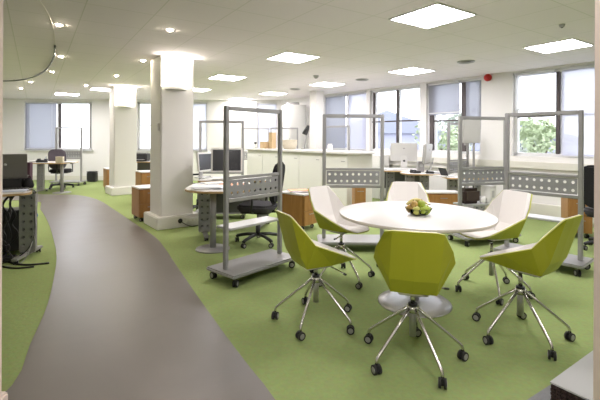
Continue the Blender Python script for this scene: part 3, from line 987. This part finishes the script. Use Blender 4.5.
def desk(label, c, w, d, rz, legs, r_left=.06, r_right=.06, modesty=True, top='lam', column=None):
    e = thing('desk', label, 'desk', (c[0], c[1], 0), rz, 'office desks with perforated legs')
    poly = rpoly(w, d, r_left, r_right)
    t = MB().prism(poly, .705, .728, 'woodtop', bev=.003).build('desktop', e)
    s = .985
    MB().prism([(x * s, y * s) for x, y in poly], .7275, .731, top).build('desk_surface', t)
    for lx, ly, lr in legs:
        perf_leg(e, lx, ly, lr)
    if modesty:
        MB().box((0, d / 2 - .05, .50), (w - .3, .016, .38), 'modesty', bev=.003).build('modesty_panel', e)
    if column:
        k = MB().cyl((*column, .018), (*column, .705), .038, 'alu', seg=20).build('column_leg', e)
        MB().lathe([(0, .024), (.05, .022), (.20, .012), (.205, 0), (0, 0)], 'alu', c=(*column, 0), seg=36).build('disc_foot', k)
    return e
# cluster behind the near screen
dA = desk('desk end with stacked papers and a column foot, left of the wheeled screen', (-.98, 5.05), .84, 1.05, R(4), [(-.28, .40, .25)], .36, .36, True, column=(-.08, -.22))
dB = desk('desk carrying the wide dark monitor', (-.97, 6.03), 1.03, .62, R(4), [(-.36, -.05, .3), (.42, -.05, -.3)], .06, .06)
# laptop desk
dC = desk('rounded desk with the dark laptop in the left foreground', (-3.809, 4.35), 1.5, .95, R(33), [(.7155, -.375, R(-25)), (-.6, 0, R(90))], .1, .10, False)
# far left
dD = desk('far desk under the blue blind with a perforated leg', (*far(46, 9.9)[:2],), 1.25, .75, R(0), [(.0, -.2, 0), (-.50, .1, R(20))], .06, .06, False, column=(.52, -.2))
# right cluster by the window wall
dE = desk('wood-edged desk under the back of the square silver computer', (2.02, 8.05), .80, .75, R(0), [(-.235, -.16, 0), (.3, .1, 0)], .06, .2)
dF = desk('white desk with the tilted computer and small speaker', (2.19, 7.25), .70, .62, R(0), [(-.22, -.08, 0), (.04, -.08, 0)], .25, .06)
dG = desk('desk with an open dark book beside the second row of screens', (2.70, 6.46), .74, .34, R(0), [(.2, 0, 0), (-.2, .06, 0)], .05, .05, False)
dH = desk('desk behind the pillars with small dark machines on it', (*far(146, 10.6)[:2],), 1.0, .7, 0, [(-.3, -.2, 0), (.3, -.2, 0)])

DZ = .731
def papers(label, x, y, z, rz, n=4, w=.30, d=.22, group='papers lying about', top='paper'):
    e = thing('paper_stack', label, 'papers', (x, y, z), rz, group)
    zz = 0
    for k in range(n):
        h = random.uniform(.004, .009)
        m = 'paper' if k < n - 1 else top
        if k == n - 2 and n > 3: m = 'paper_blue'
        MB().box((random.uniform(-.02, .02), random.uniform(-.02, .02), zz + h / 2), (w, d, h), m, rz=random.uniform(-.25, .25)).build('sheet', e)
        zz += h
    return e
papers('pile of papers at the front of the desk end', -1.10, 4.78, DZ, .2, 5, .36, .26)
papers('pile of papers with orange prints behind the front pile', -.84, 4.98, DZ, -.2, 5, .34, .26, top='paper_pink')
papers('loose papers beside the pillar on the desk end', -1.13, 5.22, DZ, .5, 4, .28, .24)
papers('papers under the wide dark monitor', -1.12, 5.79, DZ, .1, 3, .30, .12)
papers('white sheets on the rounded laptop desk', -3.17, 4.36, DZ, .57, 4, .34, .17, top='paper_blue')
papers('papers on the far desk under the blue blind', *far(38, 9.85)[:2], DZ, .3, 6, .34, .26)
papers('papers at the far end of that same desk, beside the grey chair', *far(67, 9.75)[:2], DZ, .1, 4, .32, .2)

def monitor(label, x, y, z, rz, w=.54, h=.34, tilt=6, bezel='white_pl'):
    """flat screen facing local -y"""
    e = thing('monitor', label, 'monitor', (x, y, z), rz, 'flat monitors')
    mx = Matrix.Rotation(R(-tilt), 4, 'X')
    s = MB().box((0, 0, .10 + h / 2), (w, .03, h), bezel, bev=.006, mx=mx)
    o = s.build('case', e)
    MB().box((0, -.016 + .0, .10 + h / 2), (w - .05, .006, h - .05), 'screen', mx=mx).build('display', o)
    MB().box((0, .05, .14), (.07, .014, .24), 'alu_lt', bev=.004, mx=Matrix.Rotation(R(12), 4, 'X')).build('neck', e)
    MB().box((0, .02, .006), (.22, .18, .012), 'alu_lt', bev=.004).build('foot', e)
    return e
monitor('wide dark monitor with a light bezel seen through the wheeled screen', *far(227, 5.95)[:2], DZ, R(8), .46, .36)
monitor('narrow angled dark monitor left of the wide one', *far(205, 6.1)[:2], DZ, R(66), .36, .29)

def imac(label, x, y, z, rz, w=.54, h=.40):
    """one-piece computer, its back towards local -y"""
    e = thing('desktop_computer', label, 'computer', (x, y, z), rz, 'silver one-piece computers seen from behind')
    MB().box((0, .04, .16 + h / 2), (w, .045, h), 'imac', bev=.012, mx=Matrix.Rotation(R(5), 4, 'X')).build('case', e)
    MB().box((0, .068, .17 + h / 2), (w - .04, .006, h - .06), 'screen', mx=Matrix.Rotation(R(5), 4, 'X')).build('display', e)
    MB().box((0, -.03, .15), (.12, .008, .26), 'imac', mx=Matrix.Rotation(R(14), 4, 'X')).box((0, .0, .005), (.16, .18, .010), 'imac', bev=.003).build('stand', e)
    MB().cyl((0, -.042, .17), (0, -.022, .175), .022, 'black', seg=16).build('cable_hole', e)
    MB().cyl((.0, .014, .16 + h * .72), (.0, .010, .16 + h * .72), .022, 'hubgrey', seg=16).build('logo', e)
    return e
imac('square silver computer seen from behind on the wood-edged desk', *far(404, 8.05)[:2], DZ, R(-8), .53, .37)
imac('silver computer turned nearly edge-on, with a long white foot', *far(430, 7.3)[:2], DZ, R(58), .46, .36)
e = thing('monitor', 'pale monitor back raised on a dark arm, seen through the screen with the dark bag', 'monitor', (*far(471.5, 6.50)[:2], DZ), R(5), 'flat monitors')
MB().box((0, 0, .735), (.30, .03, .38), 'imac', bev=.008).build('case', e)
MB().box((0, .016, .735), (.27, .004, .34), 'screen').build('display', e)
MB().box((.055, .03, .30), (.03, .03, .60), 'hubgrey', bev=.004).box((-.08, .0, .525), (.08, .02, .04), 'hubgrey', bev=.004).build('arm', e)
MB().box((.03, .02, .008), (.2, .12, .016), 'hubgrey', bev=.004).build('foot', e)

e = thing('speaker', 'small grey speaker box between the two silver computers', 'speaker', (*far(420.5, 7.35)[:2], DZ))
MB().box((0, 0, .10), (.11, .12, .20), 'hubgrey', bev=.008).build('cabinet', e)
MB().cyl((0, -.061, .13), (0, -.064, .13), .032, 'alu_lt', seg=18).build('cone', e)
e = thing('telephone', 'small black telephone in front of the grey speaker', 'telephone', (*far(415.5, 7.15)[:2], DZ), .4)
MB().box((0, 0, .02), (.15, .15, .04), 'black', bev=.01).build('base', e)
MB().box((-.05, 0, .052), (.045, .16, .022), 'black', bev=.01).build('handset', e)
e = thing('telephone', 'black telephone below the edge-on silver computer', 'telephone', (*far(430, 7.08)[:2], DZ), -.3)
MB().box((0, 0, .018), (.15, .13, .036), 'black', bev=.01).build('base', e)
MB().box((-.045, 0, .047), (.04, .15, .022), 'black', bev=.01).build('handset', e)
e = thing('open_book', 'open dark book propped on the desk next to the second row of screens', 'book', (*far(448, 6.46)[:2], DZ), .5)
MB().box((0, 0, .012), (.20, .15, .024), 'paper', bev=.003).build('page_block', e)
MB().box((-.10, 0, .075), (.008, .15, .16), 'black', bev=.002, mx=Matrix.Rotation(R(-28), 4, 'Y')).build('cover', e)
papers('loose papers on the wood-edged desk', *far(393, 7.85)[:2], DZ, .2, 4, .26, .18)
papers('papers beside the open dark book', *far(441.5, 6.44)[:2], DZ, .5, 4, .2, .14)
papers('papers on the white desk behind the meeting chairs', *far(437, 7.15)[:2], DZ, .2, 4, .2, .16)

# ================================================================ PEDESTALS
def pedestal(label, x, y, rz, w=.42, d=.50, h=.54, perf=False, drawers=2):
    e = thing('pedestal', label, 'drawer cabinet', (x, y, 0), rz, 'beech drawer pedestals on castors')
    z0 = .07
    MB().box((0, .01, (z0 + h - .02) / 2), (w, d - .02, h - .02 - z0), 'wood', bev=.003).build('carcass', e)
    MB().box((0, 0, h - .01), (w + .012, d + .012, .022), 'lam', bev=.003).build('top', e)
    hh = (h - .03 - z0) / drawers
    for k in range(drawers):
        dd = MB().box((0, -d / 2 - .002, z0 + hh * (k + .5)), (w - .01, .018, hh - .008), 'wood', bev=.002).build('drawer', e)
        MB().box((0, -d / 2 - .018, z0 + hh * (k + .5) + hh * .25), (.11, .012, .010), 'alu', bev=.003).build('handle', dd)
    if perf:
        MB().perf(w * .9, .13, 4, 2, .016, .01, 'perf', Matrix.Translation((w / 2 + .008, 0, .145)) @ Matrix.Rotation(R(90), 4, 'Z')).build('perforated_plate', e)
    for sx in (-1, 1):
        for sy in (-1, 1):
            m = castor_mb(.025); m.cyl((0, 0, .055), (0, 0, .071), .018, 'black', seg=10)
            m.build('castor', e, (sx * (w / 2 - .05), sy * (d / 2 - .06), 0), .5)
    return e
pd1 = pedestal('beech pedestal with papers on top, right of the wheeled screen with the long shelf', -.02, 6.03, R(52), .34, .46, .53)
papers('magazines and papers on the beech pedestal', -.02, 6.03, .532, .4, 5, .30, .22, top='paper_pink')
pedestal('beech pedestal standing against the near pillar beside the walkway', *far(147, 6.6)[:2], AB, .36, .44, .54)
pedestal('beech pedestal between the two pillars, farther back', *far(146.5, 8.2)[:2], AB, .32, .4, .66)
pedestal('narrow beech pedestal just left of the farther pillar', *far(111.5, 10.3)[:2], AB, .30, .4, .56)
pedestal('wide beech pedestal with a white top behind the fruit bowl', *far(441, 5.98)[:2], 0, .50, .24, .56)
pedestal('beech pedestal beside the post of the screen at the window', *far(576.5, 5.6)[:2], R(-20), .28, .38, .56)
pedestal('beech pedestal peeking out under the screen at the counter end', *far(359, 6.8)[:2], 0, .18, .4, .56)

# ================================================================ COUNTER
ca = Vector((-1.35, 9.95, 0)); cb = Vector((.86, 7.05, 0))
dirc = (cb - ca).normalized(); L = (cb - ca).length
mid = (ca + cb) / 2
rzc = math.atan2(dirc.y, dirc.x)
nrm = Vector((-dirc.y, dirc.x, 0))           # towards the window wall
e = thing('counter', 'long white counter with a rounded pale worktop behind the screens', 'counter', mid + nrm * .35, rzc)
CZ = 1.10
MB().prism(rpoly(L + .1, .80, .2, .2), CZ - .04, CZ, 'lam', bev=.006).build('worktop', e)
MB().box((0, 0, (CZ - .04) / 2 + .04), (L - .1, .64, CZ - .12), 'trim', bev=.01).build('body', e)
MB().box((0, .02, .04), (L - .2, .56, .08), 'hubgrey').build('plinth', e)
for k in range(5):
    f = MB().box((-L / 2 + .05 + (L - .1) * (k + .5) / 5, -.328, .58), ((L - .1) / 5 - .012, .016, .90), 'white_pl', bev=.003).build('door', e)
    MB().box((-L / 2 + .05 + (L - .1) * (k + .85) / 5, -.342, .93), (.10, .012, .012), 'alu', bev=.003).build('handle', f)
def on_counter(f_, g):
    p = ca + dirc * (f_ * L) + nrm * (.35 + g)
    return (p.x, p.y, CZ)
e = thing('carton', 'upright tan cardboard carton on the counter', 'box', on_counter(.185, .0), rzc)
MB().box((0, 0, .19), (.14, .12, .38), 'tan', bev=.004).build('body', e)
MB().box((0, 0, .383), (.142, .122, .006), 'wicker').build('flap', e)
e = thing('carton', 'low brownish carton lying left of the upright tan one', 'box', on_counter(.135, -.10), rzc)
MB().box((0, 0, .08), (.20, .16, .16), 'tan', bev=.004).build('body', e)
MB().box((0, 0, .162), (.202, .06, .004), 'wicker').build('tape', e)
e = thing('basket', 'cream wicker basket on the counter in front of the tall cupboard', 'basket', on_counter(.41, -.08), rzc)
MB().lathe([(0, 0), (.13, 0), (.17, .10), (.165, .20), (.155, .20), (.155, .10), (.12, .012), (0, .012)], 'wicker', seg=24).build('body', e)
MB().lathe([(.17, .19), (.176, .20), (.17, .212), (.158, .205), (.158, .192)], 'wicker', seg=24).build('rim', e)
e = thing('bottle', 'small dark-topped bottle at the far end of the counter', 'bottle', on_counter(.06, -.2), 0)
MB().lathe([(0, 0), (.05, 0), (.05, .06), (.03, .085), (.02, .1), (0, .1)], 'white_pl', seg=16).build('body', e)
MB().cyl((0, 0, .10), (0, 0, .15), .03, 'black', seg=12).build('cap', e)
e = thing('jar', 'pale jar on the counter below the far white column', 'jar', on_counter(.70, .18), 0)
MB().lathe([(0, 0), (.05, 0), (.055, .02), (.055, .10), (.04, .12), (0, .12)], 'white_pl', seg=16).build('body', e)
MB().cyl((0, 0, .12), (0, 0, .14), .045, 'alu_lt', seg=16).build('lid', e)

e = thing('cupboard', 'tall white cupboard with a dark vent on top behind the counter', 'cupboard', (*far(294, 11.25)[:2], 0), AB - .3)
MB().prism(rpoly(.60, .55, .12, .12), .06, 2.27, 'white_pl', bev=.01).build('body', e)
MB().prism(rpoly(.54, .5, .1, .1), 0, .06, 'hubgrey').build('plinth', e)
MB().box((-.05, 0, 2.31), (.32, .25, .08), 'hubgrey', bev=.01).build('vent', e)
MB().box((-.22, -.282, 1.2), (.02, .02, .3), 'alu', bev=.004).build('handle', e)
e = thing('desk_lamp', 'dark desk lamp on a grey stem at the counter beside the tall cupboard', 'lamp', on_counter(.475, .15), 0)
MB().cyl((0, 0, 0), (0, 0, .02), .07, 'hubgrey', seg=20).build('base', e)
MB().tube([(0, 0, .02), (.04, 0, .25), (.02, 0, .45)], .011, 'hubgrey').build('stem', e)
MB().lathe([(.02, .22), (.045, .15), (.06, 0), (.055, 0), (.04, .14), (0, .20)], 'black', c=(.0, 0, .33), mx=Matrix.Rotation(R(24), 4, 'Y'), seg=16).build('shade', e)
e = thing('pigeonhole_unit', 'low white pigeonhole unit under the windows beyond the counter end', 'storage unit', along(6.3, .27, 0), AW + PI / 2 + PI)
for s in (-1, 0, 1):
    MB().box((s * .44, 0, .48), (.02, .34, .96), 'white_pl').build('side_panel', e)
for k in range(5):
    MB().box((0, 0, .02 + .235 * k), (.90, .34, .02), 'white_pl').build('shelf', e)
MB().box((0, -.16, .48), (.88, .012, .96), 'white_pl').build('back_panel', e)

# ================================================================ LEFT FOREGROUND
lp = (-3.39, 4.64)
e = thing('laptop_stand', 'black stand lifting the dark laptop off the rounded desk', 'stand', (lp[0], lp[1], DZ), R(30))
MB().box((0, .08, .006), (.34, .26, .012), 'black', bev=.003).build('base', e)
MB().box((0, .10, .06), (.30, .03, .11), 'black', bev=.004).box((0, .0, .06), (.26, .03, .11), 'black', bev=.004).build('riser', e)
MB().box((0, .10, .118), (.36, .25, .008), 'black', bev=.002).build('tray', e)
e = thing('laptop', 'dark grey laptop open with its lid back towards us', 'laptop', (lp[0], lp[1], DZ + .122), R(30))
MB().box((0, .13, .009), (.38, .25, .018), 'laptop', bev=.004).build('base', e)
lid = MB().box((0, -.015, .150), (.38, .010, .275), 'laptop', bev=.004, mx=Matrix.Rotation(R(8), 4, 'X')).build('lid', e)
MB().lathe([(0, .003), (.015, .003), (.015, 0), (0, 0)], 'logo', c=(-.02, -.020, .165), mx=Matrix.Rotation(R(98), 4, 'X'), seg=20).sphere((-.016, -.019, .184), .004, 'logo', 1).build('logo', lid)
MB().box((0, .15, .019), (.30, .12, .003), 'black').build('keyboard', e)
e = thing('folder', 'purple-backed folder standing behind the dark laptop', 'folder', (-3.46, 5.0, DZ), R(-4))
MB().box((0, 0, .145), (.22, .05, .29), mat('plum_card', (.14, .07, .10), .6), bev=.003).build('cover', e)
MB().box((0, .003, .147), (.21, .038, .285), 'paper').build('pages', e)
e = thing('keyboard', 'black keyboard and leads tray below the laptop lid', 'keyboard', (-3.29, 4.467, DZ), R(30))
MB().box((0, 0, .012), (.44, .15, .024), 'black', bev=.004).build('body', e)
mb = MB()
for i in range(13):
    for j in range(4):
        mb.box((-.19 + i * .0316, -.05 + j * .033, .027), (.026, .027, .007), 'rubber')
mb.build('keys', e)
def cable(label, pts, r=.006, m='cable', cat='cable', group='cables by the laptop desk'):
    return tag(MB().tube(smooth_poly(pts, 5), r, m, seg=6).build('cable'), label, cat, group)
bx0, by0 = -2.93, 4.38
cable('black cable looping down beside the perforated leg of the laptop desk', [(-3.06, 4.50, .738), (-2.99, 4.50, .74), (-2.95, 4.47, .68), (-2.93, 4.42, .5), (-2.90, 4.38, .3), (-2.93, 4.30, .12), (-3.1, 4.22, .012), (-3.3, 4.20, .008)])
cable('grey cable with a blue plug hanging from the laptop desk edge', [(-3.12, 4.60, .738), (-3.04, 4.60, .742), (-2.99, 4.56, .70), (-2.96, 4.50, .5), (-2.97, 4.48, .4), (-2.90, 4.34, .2), (-2.93, 4.22, .012), (-3.05, 4.1, .008)], .004, 'cable_gr')
e = thing('cable_plug', 'small blue plug on the cables hanging off the laptop desk', 'plug', (-2.963, 4.495, .46))
MB().box((0, 0, 0), (.03, .03, .035), 'blue', bev=.004).build('body', e)
MB().cyl((0, 0, .017), (0, 0, .03), .008, 'blue', seg=10).build('boot', e)
for k, (lb, x0) in enumerate((('black cable hanging in the tangle under the laptop desk', -3.20), ('black cable hanging in the tangle under the laptop desk', -3.24), ('black cable hanging in the tangle under the laptop desk', -3.28),
        ('black cable hanging in the tangle under the laptop desk', -3.31), ('black cable hanging in the tangle under the laptop desk', -3.35), ('black cable hanging in the tangle under the laptop desk', -3.26), ('black cable hanging in the tangle under the laptop desk', -3.38), ('black cable hanging in the tangle under the laptop desk', -3.22))):
    pts = [(x0 + random.uniform(-.05, .05) + .04, 4.32 + .02 * k + random.uniform(-.02, .02), .70 - q * .112) for q in range(6)]
    pts += [(x0 + random.uniform(-.1, .1), 4.28 + random.uniform(-.08, .08), .03), (x0 + random.uniform(-.15, .15), 4.22 + random.uniform(-.1, .05), .012)]
    cable(lb, pts, random.uniform(.007, .013))
cable('flat black cable lying on the carpet before the laptop desk', [(-3.15, 4.28, .012), (-2.95, 4.18, .010), (-2.80, 4.16, .010), (-2.64, 4.22, .010)], .010)
cable('black cable lying on the carpet closest to us', [(-3.2, 4.18, .010), (-3.0, 4.08, .010), (-2.85, 4.05, .010), (-2.72, 4.10, .010)], .009)
e = thing('cable_tray', 'black box of leads on the carpet under the laptop desk', 'box', (-3.25, 4.30, 0), .4)
MB().box((0, 0, .02), (.34, .14, .04), 'black', bev=.008).build('body', e)
MB().box((.08, 0, .043), (.06, .05, .012), 'rubber', bev=.003).build('plug', e)
e = thing('recess_dark_block', 'black block added under the laptop desk to darken the recess behind the perforated leg', 'computer', (-3.40, 4.62, 0), R(33))
MB().box((0, 0, .27), (.42, .30, .46), 'black', bev=.01).build('case', e)  # plain black block added to keep the recess under the desk dark
for sx in (-1, 1):
    for sy in (-1, 1):
        MB().box((sx * .17, sy * .11, .02), (.05, .05, .04), 'rubber').build('foot', e)
e = thing('bag', 'small black bag slumped on the rounded desk right of the dark laptop', 'bag', (-3.245, 4.78, DZ), .3)
MB().lathe([(0, 0), (.05, 0), (.062, .03), (.05, .08), (.03, .115), (0, .12)], 'fabric', seg=14).build('body', e)
MB().tube([(-.03, 0, .10), (-.02, 0, .14), (.02, 0, .14), (.03, 0, .10)], .006, 'fabric', seg=6).build('handle', e)
# far left, small things
e = thing('waste_bin', 'small black waste bin on the carpet under the far window', 'bin', (*far(92.5, 12.2)[:2], 0))
MB().box((0, 0, .15), (.26, .2, .30), 'black', bev=.02).build('body', e)
MB().box((0, 0, .305), (.27, .21, .014), 'rubber', bev=.005).build('rim', e)
e = thing('telephone', 'black telephone on the far desk under the blue blind', 'telephone', (*far(41.5, 9.75)[:2], DZ), .3)
MB().box((0, 0, .03), (.2, .16, .06), 'black', bev=.012).build('base', e)
MB().box((-.05, 0, .075), (.05, .18, .03), 'black', bev=.01).build('handset', e)
e = thing('pen_pot', 'small dark pen pot beside the telephone on the far desk', 'pot', (*far(46, 9.7)[:2], DZ))
MB().lathe([(0, 0), (.04, 0), (.04, .09), (.036, .09), (.036, .01), (0, .01)], 'black', seg=14).build('cup', e)
MB().cyl((0, 0, .02), (.02, 0, .15), .004, 'black', seg=6).cyl((.01, .01, .02), (-.02, .01, .14), .004, 'blue', seg=6).build('pens', e)
e = thing('storage_box', 'pale box standing on the far desk in front of the grey chair', 'box', (*far(60, 9.58)[:2], DZ), .1)
MB().box((0, 0, .07), (.16, .1, .14), 'wicker', bev=.006).build('body', e)
MB().box((0, 0, .143), (.165, .105, .012), 'wicker', bev=.003).build('lid', e)
e = thing('printer', 'small dark printer on the desk between the pillars', 'printer', (*far(142.5, 10.45)[:2], DZ), 0)
MB().box((0, 0, .10), (.34, .3, .20), 'black', bev=.02).build('body', e)
MB().box((0, -.02, .215), (.28, .2, .03), 'hubgrey', bev=.01).build('scanner_lid', e)
MB().box((0, -.19, .05), (.24, .1, .012), 'hubgrey', bev=.003).build('paper_tray', e)

# pillar fittings
def on_pillar(c, lx, ly, z):
    p = Vector((c.x, c.y, 0)) + Matrix.Rotation(AB, 3, 'Z') @ Vector((lx, ly, z)); return p
e = thing('power_socket', 'black round socket on the near pillar plinth', 'socket', on_pillar(pc1, .02, -.325, .10), AB, 'sockets on the pillar plinths')
MB().lathe([(0, .012), (.03, .012), (.036, 0), (0, 0)], 'black', mx=Matrix.Rotation(R(90), 4, 'X'), seg=18).build('face', e)
MB().lathe([(0, .016), (.012, .016), (.012, .012), (0, .012)], 'rubber', mx=Matrix.Rotation(R(90), 4, 'X'), seg=12).build('plug', e)
e = thing('power_socket', 'black round socket on the farther pillar plinth', 'socket', on_pillar(pc2, .20, -.325, .10), AB, 'sockets on the pillar plinths')
MB().lathe([(0, .012), (.04, .012), (.045, 0), (0, 0)], 'black', mx=Matrix.Rotation(R(90), 4, 'X'), seg=18).build('face', e)
MB().lathe([(0, .016), (.012, .016), (.012, .012), (0, .012)], 'rubber', mx=Matrix.Rotation(R(90), 4, 'X'), seg=12).build('plug', e)
e = thing('power_strip', 'white multi-way socket strip against the near pillar plinth', 'socket strip', on_pillar(pc1, .20, -.344, .10), AB)
MB().box((0, 0, 0), (.22, .036, .07), 'white_pl', bev=.008).build('body', e)
for k in range(3):
    MB().box((-.06 + .06 * k, -.02, 0), (.03, .012, .03), 'trim', bev=.003).build('plug', e)
cable('black lead running along the near pillar plinth to the desk', [on_pillar(pc1, .02, -.35, .10), on_pillar(pc1, .08, -.37, .05), on_pillar(pc1, .18, -.40, .012), on_pillar(pc1, .30, -.42, .02), on_pillar(pc1, .42, -.50, .012)], .005, group='leads by the pillar')
e = thing('light_switch', 'small white thermostat box on the side of the near pillar', 'switch', on_pillar(pc1, -.252, -.16, 1.50), AB - PI / 2)
MB().box((0, -.012, 0), (.07, .024, .11), 'white_pl', bev=.005).build('box', e)
MB().box((0, -.027, .01), (.03, .008, .03), 'trim', bev=.002).build('dial', e)

# bottom right: low white-topped box on a grey mat
c0 = at(550, 381.5, .14); c1 = at(592, 351, .14); c2 = at(577, 400, .14)
u = (c1 - c0); u.z = 0; u.normalize()
v = Vector((u.y, -u.x, 0))
if v.dot(c2 - c0) < 0: v = -v
mxb = Matrix(((u.x, v.x, 0, 0), (u.y, v.y, 0, 0), (0, 0, 1, 0), (0, 0, 0, 1)))
e = thing('carton', 'low box with a plain white top and ragged dark brown card edges in the foreground', 'box', (c0.x, c0.y, 0))
e.rotation_euler.z = math.atan2(u.y, u.x)
sgn = 1 if (Matrix.Rotation(e.rotation_euler.z, 3, 'Z') @ Vector((0, 1, 0))).dot(v) > 0 else -1
MB().box((.30, sgn * .20, .136), (.60, .40, .008), 'board').build('white_top', e)['label'] = 'white top board'
mb = MB()
for k in range(7):
    dj = random.uniform(.004, .014)
    mb.box((.30, sgn * .20, .010 + k * .0175), (.58 - dj, .38 - dj, .012), 'card_dark')
    for i in range(24):
        mb.box((.012 + i * .0245, sgn * (.012 + random.uniform(-.004, .004)), .014 + k * .0175), (.018, .02, .011), 'card_dark')
        if i < 16: mb.box((.012 + random.uniform(-.004, .004), sgn * (.012 + i * .0245), .014 + k * .0175), (.02, .018, .011), 'card_dark')
mb.build('card_layers', e)['label'] = 'dark brown ragged card layers'
g0 = at(551, 385, 0); g1 = at(520, 405, 0)
dm = (g1 - g0).normalized()
e = tag(MB().prism([(g0.x + .0, g0.y), (g0.x + dm.x * .9, g0.y + dm.y * .9), (1.40, .9), (1.40, g0.y)], .0, .004, 'mat_grey').build('floor_mat'), 'plain grey floor mat at the foot of the white-topped box', 'mat')

# ================================================================ OUTSIDE
struct(MB().box((20, 40, -3.6), (160, 120, .2), 'tarmac').build('ground'))
def tree(label, c, r, m, n=800):
    e = thing('tree', label, 'tree', (c[0], c[1], -3.5), 0, 'trees outside the windows')
    z = c[2] + 3.5
    MB().cyl((0, 0, 0), (0, 0, z), .16, 'bark', r2=.07, seg=10).cyl((0, 0, z * .75), (r * .4, .1, z + r * .3), .06, 'bark', r2=.03, seg=8).cyl((0, 0, z * .75), (-r * .4, -.1, z + r * .3), .06, 'bark', r2=.03, seg=8).build('trunk', e)
    b = bmesh.new()
    blobs = [(Vector((random.uniform(-.6, .6) * r, random.uniform(-.6, .6) * r, z + random.uniform(-.5, .7) * r)), r * random.uniform(.35, .6)) for _ in range(9)]
    for _ in range(n):
        bc_, br_ = random.choice(blobs)
        d = Vector((random.gauss(0, 1), random.gauss(0, 1), random.gauss(0, 1))).normalized()
        p = bc_ + d * br_ * random.uniform(.6, 1.0)
        s = random.uniform(.08, .16)
        a = Vector((random.gauss(0, 1), random.gauss(0, 1), random.gauss(0, 1))).normalized()
        t = d.cross(a).normalized(); w = t.cross(a).normalized()
        b.faces.new([b.verts.new(p + t * s), b.verts.new(p + w * s * .6), b.verts.new(p - t * s), b.verts.new(p - w * s * .6)])
    mb = MB(); mb._merge(b, m); mb.build('foliage', e)
tree('leafy green tree outside the window with the white roller blind', (*far(541, 17)[:2], 1.1), 1.1, 'leaf')
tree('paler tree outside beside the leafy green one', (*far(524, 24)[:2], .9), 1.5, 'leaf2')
tree('green tree outside the window with the half-lowered blind', (*far(441, 19)[:2], .9), 1.2, 'leaf')
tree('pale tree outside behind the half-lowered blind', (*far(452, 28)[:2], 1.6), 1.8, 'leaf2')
def house(label, c, w, d, h, rz, roof=1.6):
    e = thing('house', label, 'building', (c[0], c[1], -3.5), rz, 'pale buildings outside the windows')
    MB().box((0, 0, h / 2), (w, d, h), 'ext_wall').build('walls', e)
    b = MB(); mx = Matrix.Rotation(R(90), 4, 'X') @ Matrix.Identity(4)
    b.prism([(-w / 2 - .3, h), (w / 2 + .3, h), (0, h + roof)], -d / 2 - .3, d / 2 + .3, 'roof', mx=Matrix.Rotation(R(90), 4, 'X'))
    b.build('roof', e)
    for i in range(4):
        for j in range(2):
            MB().box((-w / 2 + w * (i + .5) / 4, -d / 2 - .02, h * (.3 + .42 * j)), (w * .11, .06, h * .2), 'ext_win').build('window', e)
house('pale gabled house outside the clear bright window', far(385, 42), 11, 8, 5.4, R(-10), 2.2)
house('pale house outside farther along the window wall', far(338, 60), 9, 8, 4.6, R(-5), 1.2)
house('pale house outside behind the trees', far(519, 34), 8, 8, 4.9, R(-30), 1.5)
